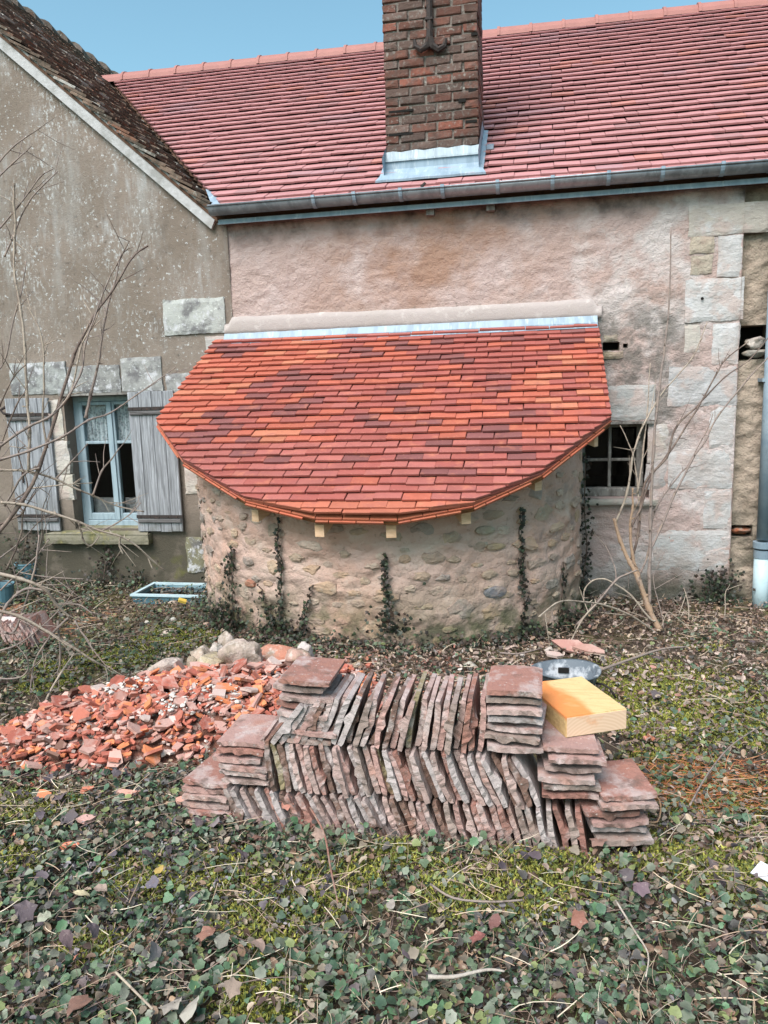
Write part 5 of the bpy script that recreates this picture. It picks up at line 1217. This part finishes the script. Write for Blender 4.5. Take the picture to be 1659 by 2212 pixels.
# ---------------------------------------------------------------- ivy on walls
def leafset(P, N, s, seed, tab):
    rr = np.random.default_rng(seed); n = len(P); V, F = leaf_tpl('ivy'); out = []
    for i in range(n):
        nn = np.array(N[i])+rr.normal(size=3)*.45; nn /= np.linalg.norm(nn); u = np.cross(nn, rr.normal(size=3)); u /= np.linalg.norm(u); v = np.cross(nn, u)
        out.append(P[i]+(V[:, :1]*u+V[:, 1:2]*v+V[:, 2:]*nn)*s[i])
    W = np.vstack(out); FF = (F[None]+(np.arange(n)*len(V))[:, None, None]).reshape(-1, 3); return W, FF, np.repeat(pick(tab, n, seed), len(V), axis=0)
ivt = np.array([(.022, .030, .018), (.03, .022, .018), (.045, .03, .022), (.016, .02, .014), (.035, .05, .025)])
def vine(px, n, label, spread=.02, bushy=0, surf='oven', sc=(.010, .02), seed=0):
    rr = np.random.default_rng(seed); pts = []; nrs = []
    for (x, y) in px:
        if surf == 'oven': p, nn = on_oven(x, y, .02)
        else: p = at(x, y, -.03); nn = np.array([0, -1., 0])
        pts.append(p); nrs.append(nn)
    pts = np.array(pts); nrs = np.array(nrs); t = np.linspace(0, 1, len(pts)); e = empty('ivy_vine', tuple(pts[-1]), label, 'ivy', 'ivy strands on the walls')
    tt = np.linspace(0, 1, 26); cur = np.stack([np.interp(tt, t, pts[:, i]) for i in range(3)], 1)+rr.normal(size=(26, 3))*np.array([.006, .002, .004])
    MB().tube(list(cur), .0045, 5).out('stem', M['bark'], e, color=(.10, .07, .055))
    q = rr.random(n)**(.8); P = np.stack([np.interp(q, t, pts[:, i]) for i in range(3)], 1); Nn = np.stack([np.interp(q, t, nrs[:, i]) for i in range(3)], 1)
    wdt = spread*(.5+1.6*q**2); tang = np.cross(Nn, (0, 0, 1.)); P = P+tang*(rr.normal(size=n)*wdt)[:, None]+Nn*rr.uniform(0, .035, n)[:, None]; P[:, 2] += rr.normal(size=n)*.01
    if bushy:
        qb = rr.random(bushy)**.6; P2 = pts[-1]+np.cross(nrs[-1], (0, 0, 1.))*(rr.normal(size=bushy)*.09)[:, None]*np.array([1, 1, 1])+nrs[-1]*rr.uniform(0, .08, bushy)[:, None]; P2[:, 2] += np.abs(rr.normal(size=bushy))*.10
        P = np.vstack([P, P2]); Nn = np.vstack([Nn, np.repeat(nrs[-1][None], bushy, 0)])
    W, FF, C = leafset(P, Nn, rr.uniform(*sc, len(P)), seed+5, ivt); o = part('foliage', W, FF, M['ivy'], e, col=C)
vine([(607, 1118), (604, 1170), (612, 1230), (610, 1290), (606, 1368)], 110, 'dark ivy strand on the left third of the oven face', .012, bushy=150, seed=1)
vine([(508, 1180), (503, 1230), (510, 1290), (500, 1370)], 160, 'thick ivy clump at the left corner of the oven', .05, 900, seed=2)
vine([(676, 1262), (668, 1300), (660, 1340), (650, 1372)], 50, 'short slanting ivy sprig left of the oven centre', .012, 30, seed=3)
vine([(834, 1195), (832, 1240), (838, 1290), (845, 1365)], 120, 'ivy strand on the centre of the oven face', .015, 60, seed=4)
vine([(1120, 1100), (1120, 1160), (1122, 1230), (1128, 1300), (1128, 1385)], 160, 'long narrow ivy strand right of the oven centre', .012, 30, seed=5)
vine([(1211, 1210), (1210, 1260), (1208, 1320), (1202, 1375)], 70, 'short ivy strand near the right side of the oven', .010, 30, seed=6)
vine([(565, 1262), (575, 1290), (590, 1330), (598, 1365)], 40, 'thin ivy sprig joining the foot of the left strand', .012, 0, seed=8)
def vine_free(pts, n, label, seed, spread=.03, bush=0):
    rr = np.random.default_rng(seed); pts = np.array(pts, float); t = np.linspace(0, 1, len(pts)); e = empty('ivy_vine', tuple(pts[-1]), label, 'ivy', 'ivy strands on the walls')
    MB().tube(list(pts), .005, 5).out('stem', M['bark'], e, color=(.1, .07, .055)); q = rr.random(n); P = np.stack([np.interp(q, t, pts[:, i]) for i in range(3)], 1)+rr.normal(size=(n, 3))*spread*np.array([1, .3, .6])
    if bush: P = np.vstack([P, pts[-1]+np.column_stack([rr.normal(size=bush)*.12, -np.abs(rr.normal(size=bush))*.04, np.abs(rr.normal(size=bush))*.09])])
    W, FF, C = leafset(P, np.tile([0, -1., .2], (len(P), 1)), rr.uniform(.010, .020, len(P)), seed, ivt); part('foliage', W, FF, M['ivy'], e, col=C)
wp = lambda l, Y: [at(x, y, Y) for x, y in l]
vine_free(wp([(1265, 985), (1262, 1100), (1268, 1180), (1260, 1250), (1256, 1340)], -.12)[0:], 200, 'ragged ivy in the corner between the oven and the wall', 21, .03, 60)
vine_free(wp([(236, 1185), (228, 1215), (222, 1262)], -.05), 110, 'ivy climbing below the left window sill', 22, .045, 60)
vine_free(wp([(300, 1235), (302, 1250), (300, 1268)], -.06), 50, 'low ivy under the right end of the left sill', 24, .04, 60)
vine_free(wp([(1560, 1240), (1555, 1260), (1540, 1300)], -.06), 220, 'dense ivy clump at the foot of the corner stones', 23, .08, 120)
vine_free(wp([(60, 1150), (50, 1200), (40, 1260)], -.08), 200, 'ivy and weeds under the far-left shutter', 25, .10, 150)
# dark creeping leaves at the foot of the oven
P = []; Nn = []
for k in range(2400):
    a = rng.random(); p, n = oven_pt(a, .01+abs(rng.normal())*.07); P.append((p[0], p[1], float(gz(p[0], p[1]))+.01+abs(rng.normal())*.045*(1+(a > .7)*.8))); Nn.append((n[0]*.5, n[1]*.5, .8))
W, FF, C = leafset(np.array(P), Nn, rng.uniform(.009, .019, len(P)), 31, ivt*1.6); o = obj('creeping_ivy', mdata('creeping_ivy', W, FF, M['ivy'], False, C)); o['kind'] = 'stuff'; o['label'] = 'dark ivy creeping round the foot of the oven'

# ---------------------------------------------------------------- bare shrubs
def spline(P, k=4):
    P = np.array(P, float); out = []
    for i in range(len(P)-1):
        p0 = P[max(i-1, 0)]; p1 = P[i]; p2 = P[i+1]; p3 = P[min(i+2, len(P)-1)]
        for j in range(k):
            t = j/k; out.append(.5*((2*p1)+(-p0+p2)*t+(2*p0-5*p1+4*p2-p3)*t*t+(-p0+3*p1-3*p2+p3)*t**3))
    out.append(P[-1]); return np.array(out)
def shrub(name, label, branches, cat='shrub', twigs=1.):
    root = branches[0]; b0 = at(root[0][0][0], root[0][0][1], root[1]); e = empty(name, tuple(b0), label, cat)
    for k, (px, Y0, Y1, w0, w1, c) in enumerate(branches):
        n = len(px); ys = np.linspace(Y0, Y1, n); P = [at(x, y, Y) for (x, y), Y in zip(px, ys)]; C = spline(P, 5); m_ = len(C)
        C = C+np.column_stack([fbm(C[:, 2]*3, C[:, 0]*0+k, 4, 3, k), fbm(C[:, 2]*3, C[:, 0]*0+k+9, 4, 3, k), C[:, 0]*0])*.012
        dist = np.linalg.norm(C[0]-CP)/FPX; rad = np.linspace(w0, w1, m_)*dist/2*.85; rad[::5] *= 1.3   # nodes
        MB().tube(list(C), list(rad), 6).out('branch', M['bark'], e, True, color=c)
        if m_ > 16 and w0 > 3:
            for q in range(int(m_/6)):   # small side buds
                i = rng.integers(4, m_-1); d = rng.normal(size=3); d /= np.linalg.norm(d); d[2] = abs(d[2]); MB().tube([C[i], C[i]+d*.02, C[i]+d*.03], [rad[i]*.6, rad[i]*.55, rad[i]*.2], 5).out('bud', M['bark'], e, color=c)
        if m_ > 10 and twigs:
            for q in range(int(2+m_/7*twigs)):
                i = int(rng.integers(2, m_-1)); t_ = C[min(i+1, m_-1)]-C[i-1]; t_ /= np.linalg.norm(t_); d = t_*.8+rng.normal(size=3)*np.array([.6, .3, .6]); d /= np.linalg.norm(d); Lt = rng.uniform(.05, .22); b_ = rng.normal(size=3)*.03
                MB().tube([C[i], C[i]+d*Lt*.5+b_*.4, C[i]+d*Lt+b_], [min(rad[i]*.6, .0032), .0022, .0009], 4, False).out('twig', M['bark'], e, color=c)
    return e
def cv(l, sx=.5, ox=0, oy=0): return [(ox+sx*x, oy+sx*y) for x, y in l]
DK = (.13, .095, .08); MD = (.22, .175, .155); LT = (.34, .28, .225); TN = (.29, .195, .13)
c3 = lambda l: cv(l, .5, 0, 553); c5 = lambda l: cv(l, .5, 0, 1106); c1 = lambda l: cv(l, .5)
shrub('bare_shrub', 'bare winter shrub arching in front of the left window', [
    (c3([(-60, 1260), (80, 1080), (170, 915), (240, 690), (320, 430), (400, 270), (490, 140), (570, 10), (640, -45)]), -2.4, -1.9, 10, 3, DK),
    (c3([(-80, 900), (0, 880), (130, 840), (270, 780), (380, 710), (470, 680), (590, 600), (760, 480)]), -2.5, -1.9, 7, 2, MD),
    (c3([(-40, 850), (0, 820), (120, 740), (220, 690), (300, 600), (350, 500), (370, 380), (410, 260), (450, 150), (520, 0)]), -2.4, -2.0, 7, 2.5, MD),
    (c3([(370, 700), (390, 600), (430, 430), (455, 260), (490, 130), (525, -10)]), -2.05, -1.9, 7, 3, MD),
    (c3([(125, 930), (130, 760), (115, 620), (110, 400), (90, 230), (65, 100), (60, -20), (62, -90)]), -2.3, -2.2, 7, 4, LT),
    (c3([(205, 830), (185, 700), (190, 560), (180, 350), (120, 220)]), -2.2, -2.2, 5, 3, LT),
    (c3([(265, 650), (310, 580), (350, 400), (400, 300), (440, 200)]), -2.1, -2.0, 5, 3, LT),
    (c3([(-40, 920), (0, 925), (120, 930), (240, 965), (340, 1010), (400, 1035), (460, 1065), (520, 1085), (620, 1105)]), -2.4, -1.9, 6, 3, LT),
    (c3([(20, 1080), (100, 950), (170, 915)]), -2.3, -2.3, 5, 4, MD),
    (c3([(125, 1005), (260, 990), (400, 980)]), -2.1, -2.0, 4, 2, LT),
    (c3([(240, 965), (310, 890), (380, 810)]), -2.2, -2.1, 5, 2.5, MD), (c3([(400, 1035), (440, 930), (480, 880), (515, 830)]), -2.1, -2.0, 5, 2.5, MD),
    (c3([(0, 1160), (100, 1110), (60, 1060), (120, 1000), (80, 860), (110, 820)]), -2.3, -2.3, 4, 2, DK),
    (c3([(0, 650), (60, 520), (110, 470)]), -2.3, -2.3, 4, 2, DK), (c3([(-10, 500), (30, 430), (60, 270), (90, 160), (115, 20)]), -2.3, -2.2, 4, 2.5, MD),
    (c3([(-10, 860), (70, 650), (110, 590)]), -2.3, -2.3, 4, 2.5, DK),
    (c3([(0, 1065), (100, 1075), (220, 1110), (340, 1150), (430, 1186), (520, 1211), (600, 1260), (650, 1311), (708, 1356)]), -2.4, -1.9, 7, 3, LT),
    (c5([(340, 45), (360, 120), (395, 145), (430, 105)]), -2.1, -2.0, 5, 3, LT), (c5([(520, 105), (518, 150), (530, 180)]), -2., -2., 5, 3, LT), (c5([(640, 200), (660, 245)]), -1.95, -1.95, 4, 3, LT),
    (c5([(430, 85), (500, 50), (560, 10), (610, -40)]), -2.05, -2., 4, 2, MD),
    (c5([(-40, 260), (90, 290), (190, 330), (240, 400), (300, 455)]), -2.6, -2.4, 9, 6, LT),
    (c5([(-20, 425), (80, 450), (200, 515), (310, 580), (400, 640), (460, 672)]), -2.6, -2.3, 8, 4, LT),
    (c5([(-10, 480), (30, 400), (80, 350), (130, 330), (215, 345)]), -2.5, -2.4, 8, 5, MD),
    (c5([(190, 830), (260, 700), (320, 610)]), -2.5, -2.3, 6, 4, LT), (c5([(300, 455), (230, 520), (180, 590), (150, 650), (130, 780)]), -2.4, -2.5, 6, 3, MD),
    (c5([(320, 470), (400, 590), (460, 670)]), -2.4, -2.4, 4, 2, MD), (c5([(20, 520), (70, 500), (150, 250), (165, 100)]), -2.5, -2.3, 6, 3, MD),
    (c5([(240, 400), (340, 400), (400, 440)]), -2.4, -2.4, 4, 2, MD), (c5([(0, 600), (100, 560), (240, 440), (320, 340)]), -2.5, -2.4, 4, 2, MD),
    (c5([(0, 720), (60, 720), (110, 700), (120, 640), (60, 560)]), -2.5, -2.5, 4, 2, MD), (c5([(0, 340), (40, 300), (150, 200), (210, 120)]), -2.4, -2.3, 4, 2, MD),
    (c5([(0, 200), (100, 120), (170, 40), (260, 10)]), -2.3, -2.2, 4, 2, MD), (c5([(80, 260), (200, 280), (360, 290)]), -2.3, -2.3, 3, 2, MD), (c5([(30, 250), (90, 100), (100, 0), (150, -80)]), -2.3, -2.3, 5, 3, DK),
    (c5([(150, 250), (180, 100), (180, 0), (200, -60)]), -2.2, -2.2, 3, 2, MD), (c5([(250, 470), (260, 640), (240, 700)]), -2.4, -2.4, 5, 3, MD),
    (c1([(-20, 720), (60, 630), (180, 550)]), -2.1, -2., 4, 2, MD), (c1([(-20, 780), (60, 700), (135, 630)]), -2.1, -2., 4, 2, MD), (c1([(-20, 1010), (80, 890), (170, 770), (230, 730)]), -2.1, -2., 4, 2, MD),
    (c1([(20, 1110), (60, 1020), (120, 880), (200, 790), (250, 740)]), -2.1, -2., 4, 2, MD), (c1([(62, 790), (60, 900), (68, 1000), (64, 1095)]), -2.1, -2.1, 5, 5, LT),
    (c1([(500, 1150), (540, 1080), (560, 1040)]), -1.9, -1.9, 3, 1.5, DK), (c1([(560, 1120), (600, 1085), (640, 1060)]), -1.9, -1.9, 3, 1.5, DK),
])
c7 = lambda l: [(1226.9+.3126*x, 691.2+.3126*y) for x, y in l]
shrub('bare_sapling', 'bare cut-back sapling with straight thin canes before the corner stones', [
    (c7([(640, 2150), (560, 1990), (490, 1800), (430, 1680), (365, 1530), (320, 1370)]), -.95, -.75, 15, 8, TN),
    (c7([(590, 2080), (540, 1960), (510, 1860), (485, 1750), (450, 1640), (430, 1440), (445, 1300), (450, 1160)]), -.9, -.7, 14, 4, TN),
    (c7([(560, 1970), (565, 1740), (570, 1380), (590, 900), (620, 560), (650, 330), (680, 90), (700, -150), (713, -640)]), -.85, -.6, 9, 3, MD),
    (c7([(565, 1590), (640, 1440), (740, 1200), (850, 980), (950, 830), (1040, 660), (1250, 400), (1400, 240)]), -.8, -.5, 6, 3, MD),
    (c7([(430, 1440), (500, 1300), (580, 1080), (690, 930), (890, 620), (1020, 380), (1090, 270), (1250, 150)]), -.75, -.5, 6, 2.5, DK),
    (c7([(440, 1660), (490, 1450), (530, 1130), (680, 950), (740, 750), (890, 600), (950, 530), (1090, 390), (1260, 270), (1400, 100)]), -.75, -.45, 7, 2.5, DK),
    (c7([(500, 1750), (550, 1620), (600, 1320), (760, 1080), (830, 1000), (960, 760), (1000, 650)]), -.8, -.55, 5, 2, MD),
    (c7([(330, 1400), (410, 1180), (440, 990), (480, 830), (540, 690), (600, 590), (680, 470), (860, 260), (910, 150), (960, 20)]), -.75, -.5, 6, 2.5, LT),
    (c7([(490, 1250), (470, 1050), (440, 900), (360, 730)]), -.7, -.6, 4, 2, LT), (c7([(480, 1200), (520, 900), (550, 600), (570, 300)]), -.7, -.55, 5, 2, LT),
    (c7([(600, 2080), (560, 2060), (430, 1900), (330, 1830), (250, 1790), (170, 1800), (115, 1860), (105, 1950)]), -.95, -1.05, 5, 3, LT),
    (c7([(620, 2170), (430, 2040), (250, 1970), (120, 1950), (0, 1940), (-90, 1960), (-200, 2050)]), -1.0, -1.9, 5, 3, LT),
    (c7([(60, 2110), (200, 1960), (330, 1800), (400, 1760), (470, 1730)]), -1.15, -.95, 6, 4, MD), (c7([(-10, 2300), (90, 2080), (200, 1960)]), -1.25, -1.15, 4, 4, LT),
    (c7([(330, 1800), (320, 1700), (260, 1560), (180, 1480)]), -.95, -.7, 3, 2, MD),
    (c7([(650, 2120), (690, 2020), (740, 2050)]), -.95, -.95, 3, 1.5, LT), (c7([(830, 2150), (830, 1950), (800, 1850)]), -.7, -.6, 3, 1.5, LT), (c7([(770, 2030), (810, 1900)]), -.7, -.6, 2.5, 1.5, LT),
    (c7([(1080, 2080), (1090, 1900), (1100, 1860)]), -.5, -.5, 3, 1.5, LT), (c7([(660, 2130), (640, 2000), (600, 1860), (590, 1750)]), -.9, -.8, 3, 1.5, MD)], 'sapling', .2)
# loose fallen branches
def stick(px, Y0, Y1, w0, w1, c, lab, Z=None):
    pts = [at(x, y, Y) for (x, y), Y in zip(px, np.linspace(Y0, Y1, len(px)))] if Z is None else [at(x, y, Z=Z) for x, y in px]
    C = spline(pts, 4); s = np.linalg.norm(C[0]-CP)/FPX/2; o = MB().tube(list(C), list(np.linspace(w0, w1, len(C))*s), 6).out('fallen_branch', M['bark'], None, True, c); tag(o, lab, 'branch')
stick([(1290, 1450), (1360, 1425), (1430, 1402), (1480, 1397)], 0, 0, 7, 4, MD, 'grey fallen branch lying behind the tub towards the sapling', Z=.03)
stick([(1080, 1410), (1120, 1412), (1170, 1400)], 0, 0, 4, 3, MD, 'thin grey stick at the oven foot behind the stack', Z=.0)
stick([(1490, 1740), (1530, 1670), (1580, 1610), (1640, 1570)], 0, 0, 4, 3, MD, 'long thin stick slanting over the moss at right', Z=.03)
stick([(925, 2110), (980, 2110), (1050, 2095), (1090, 2098)], 0, 0, 9, 4, (.36, .32, .28), 'bleached short stick in the leaves at lower centre', Z=.06)
stick([(930, 1910), (980, 1940), (1060, 1948), (1130, 1944)], 0, 0, 5, 4, MD, 'brown bent twig in the leaves below the stack', Z=.05)
stick([(250, 2100), (280, 2130), (330, 2180)], 0, 0, 5, 4, (.36, .30, .23), 'pale straw stalk at the lower left', Z=.05)
stick([(1330, 1945), (1370, 2010), (1400, 2060), (1395, 2110)], 0, 0, 4, 2.5, (.42, .36, .30), 'thin pale stalk in the dark leaves at lower right', Z=.08)
stick([(670, 1745), (700, 1800), (715, 1880), (730, 1950)], 0, 0, 5, 3, (.24, .12, .09), 'reddish bramble stem left of the stack foot', Z=.08)
stick([(550, 1712), (600, 1695), (690, 1680)], 0, 0, 3, 2, (.25, .18, .15), 'thin bramble runner at the left foot of the stack', Z=.06)
stick([(1380, 1770), (1420, 1775), (1425, 1730), (1395, 1700)], 0, 0, 4, 3, (.30, .18, .10), 'hooked brown twig right of the lowest end pile', Z=.03)

# ---------------------------------------------------------------- single fallen leaves
def hero_mesh(kind, seed):
    r_ = np.random.default_rng(seed)
    if kind == 'maple': R = [1, .70, .92, .66, .84, .58, .48, .58, .84, .66, .92, .70]
    elif kind == 'oval': R = [1.15, .93, .70, .58, .56, .66, 1.0, .66, .56, .58, .70, .93]
    else: R = [1, .82, .92, .80, .86, .74, .4, .74, .86, .80, .92, .82]
    n = 12; V = [(0, 0, 0)]; ph = r_.random()*6
    for (q, sc) in ((0, .5), (1, 1.)):
        for i in range(n): a = 2*math.pi*i/n; rr = R[i]*sc if q else (.55+.45*R[i])*sc*.9; V.append((rr*math.cos(a), rr*math.sin(a), .22*rr*rr*math.sin(2*a+ph)+.06*r_.normal()*q+(.05 if i % 2 else -.02)*q))
    F = [(0, 1+i, 1+(i+1) % n) for i in range(n)]+[(1+i, 1+n+i, 1+n+(i+1) % n, 1+(i+1) % n) for i in range(n)]
    F.append((1+n+6, 1+n+6, 1+6)) if False else None
    V += [(-.38, .02, 0), (-.38, -.02, 0), (-1.15, .015, -.15), (-1.15, -.015, -.15)]; k = len(V); F = [f for f in F if f]+[(k-4, k-3, k-1, k-2)]
    return mdata('fallen_leaf', V, F, M['hero_leaf'])
HM = {(k, s): hero_mesh(k, s) for k in ('maple', 'oval', 'round') for s in range(3)}
GRN = (.06, .16, .08); PUR = (.085, .065, .085); DPU = (.05, .045, .06); BRN = (.17, .075, .05); TAN = (.40, .30, .24); PAL = (.36, .325, .28); SAL = (.46, .17, .12); MAR = (.16, .05, .045); YEL = (.50, .34, .07)
c7b = lambda x, y: (.5*x, 1659+.5*y); c8 = lambda x, y: (829.5+.5*x, 1659+.5*y)
heros = [(c7b(295, 210), .05, DPU, 'maple', 'dark purple lobed leaf left of the pale shard'), (c7b(260, 120), .05, PUR, 'maple', 'purplish lobed leaf above the dark one at left'), (c7b(640, 375), .035, PUR, 'round', 'dark purple round leaf above the yellow leaf'),
    (c7b(655, 493), .03, (.10, .095, .14), 'round', 'slate violet leaf just under the yellow leaf'), (c7b(690, 435), .026, YEL, 'oval', 'narrow yellow leaf at left of the foreground'), (c7b(100, 620), .05, PUR, 'maple', 'violet lobed leaf near the left edge with a white fleck'),
    (c7b(665, 795), .045, (.26, .235, .23), 'oval', 'large grey ribbed leaf standing upright at lower left'), (c7b(655, 850), .025, PAL, 'oval', 'small pale leaf below the grey ribbed one'), (c7b(750, 1020), .048, PAL, 'maple', 'large pale curled leaf at the bottom left'),
    (c7b(830, 1025), .045, (.42, .40, .34), 'oval', 'pale oval leaf right of the large curled one'), (c7b(330, 1020), .05, BRN, 'maple', 'red brown lobed leaf at bottom left'), (c7b(170, 985), .035, (.12, .07, .05), 'maple', 'dark brown curled leaf at bottom left'),
    (c7b(340, 805), .022, (.42, .12, .06), 'oval', 'small rusty red leaf at left'), (c7b(1235, 150), .036, SAL, 'maple', 'salmon leaf hanging before the left foot of the stack'), (c7b(1380, 290), .036, (.42, .28, .22), 'maple', 'tan leaf below the salmon one'),
    (c7b(925, 235), .036, (.20, .17, .18), 'round', 'grey violet round leaf before the lowest left pile'), (c7b(855, 230), .028, PUR, 'round', 'violet leaf beside the grey violet one'), (c7b(1115, 300), .03, BRN, 'maple', 'brown leaf below the left part of the stack'),
    (c7b(1295, 530), .035, TAN, 'maple', 'crumpled tan leaf below the left end of the stack'), (c7b(900, 710), .045, (.28, .12, .08), 'maple', 'russet lobed leaf in the middle foreground'), (c7b(955, 745), .032, (.15, .16, .13), 'round', 'grey green round leaf beside the russet one'),
    (c7b(350, 540), .03, (.60, .52, .32), 'oval', 'cream yellow leaf at left'), (c7b(370, 460), .03, (.42, .44, .36), 'round', 'pale greenish leaf above the cream one'), (c7b(190, 640), .028, (.35, .38, .28), 'round', 'faded green leaf near the left edge'),
    (c7b(780, 400), .028, GRN, 'oval', 'bright green upright leaf right of the yellow leaf'), (c7b(435, 520), .028, TAN, 'round', 'pinkish tan leaf right of the cream one'), (c7b(450, 585), .03, (.08, .15, .10), 'round', 'blue green round leaf under the tan one'),
    (c7b(1120, 765), .035, (.35, .24, .19), 'oval', 'pale brown leaf low in the centre'), (c7b(1000, 950), .035, (.30, .22, .17), 'maple', 'curled brown leaf at the bottom centre'), (c7b(400, 700), .032, PUR, 'round', 'violet grey leaf in the lower left carpet'),
    (c7b(290, 745), .035, (.10, .06, .075), 'oval', 'dark wine leaf in the lower left carpet'), (c7b(1040, 365), .035, PUR, 'round', 'dark violet leaf below the brown one'), (c7b(185, 185), .018, TAN, 'oval', 'small tan leaf beside the purplish leaf at left'),
    (c8(930, 315), .042, (.27, .15, .12), 'maple', 'brown lobed leaf at the right foot of the stack'), (c8(410, 730), .036, (.26, .07, .06), 'maple', 'red maroon leaf in the right carpet'), (c8(475, 670), .032, MAR, 'oval', 'dark maroon leaf beside the red one'),
    (c8(835, 650), .036, (.26, .09, .06), 'maple', 'rusty upright leaf in the right carpet'), (c8(1110, 515), .038, (.13, .08, .11), 'maple', 'wine purple leaf right of centre'), (c8(1045, 460), .032, DPU, 'round', 'blackish leaf above the wine purple one'),
    (c8(1640, 615), .035, (.36, .22, .13), 'oval', 'tan leaf at the right edge'), (c8(30, 585), .025, PAL, 'oval', 'whitish leaf right of the bottom centre'), (c8(1120, 700), .034, (.13, .10, .11), 'round', 'dark mauve leaf in the lower right carpet'),
    (c8(700, 425), .02, TAN, 'oval', 'small tan leaf under the stack right of centre'), (c8(1075, 90), .04, (.05, .035, .035), 'maple', 'black curled leaf on the lowest right pile'), (c8(1130, 115), .035, DPU, 'round', 'dark round leaf hanging off the lowest right pile'),
    ((1405, 1592), .03, (.42, .12, .05), 'maple', 'orange leaf on the needles right of the block'), ((1415, 1500), .04, DPU, 'maple', 'blackish lobed leaf behind the block'), ((1420, 1420), .04, PUR, 'maple', 'violet leaf near the sapling foot'), ((1620, 1385), .045, PUR, 'maple', 'purplish leaf by the right edge near the pipe')]
for i, ((px, py), s, c, kd, lab) in enumerate(heros):
    zh = .05 if py > 1800 else (.035 if py > 1700 else .01)
    if 'salmon' in lab: zh = .09
    a = at(px, py, Z=zh); o = obj('fallen_leaf', HM[(kd, i % 3)], None, tuple(a), (R_(18)+rng.normal()*.25, rng.normal()*.25, rng.uniform(0, 6.28)), tuple(np.array(c)*.62+np.array([.13, .10, .085])*.38)); o.scale = (s*.88,)*3; tag(o, lab, 'leaf', 'single fallen leaves')
    if 'upright' in lab or 'hanging' in lab: o.rotation_euler = (R_(65), .1, rng.uniform(-.5, .5)+(1.4 if 'ribbed' in lab else 0))
a = at(1650, 1887, Z=.03); m = MB().prism([(-.035, -.02, 0), (.04, -.03, .005), (.05, .03, .0), (-.02, .035, .008)], (0, 0, .0015)); tag(obj('paper_scrap', mdata('paper_scrap', m.v, m.f, M['paper']), None, tuple(a), (.3, .1, -.5)), 'crumpled white paper scrap at the right edge', 'paper')
a = at(393, 1300, Z=.0); m = MB().box(-.03, .03, -.02, .02, 0, .02); tag(obj('yellow_scrap', mdata('yellow_scrap', m.v, m.f, M['yellow']), None, tuple(a), (.3, .4, .5)), 'small yellow scrap lying before the blue tray', 'scrap')
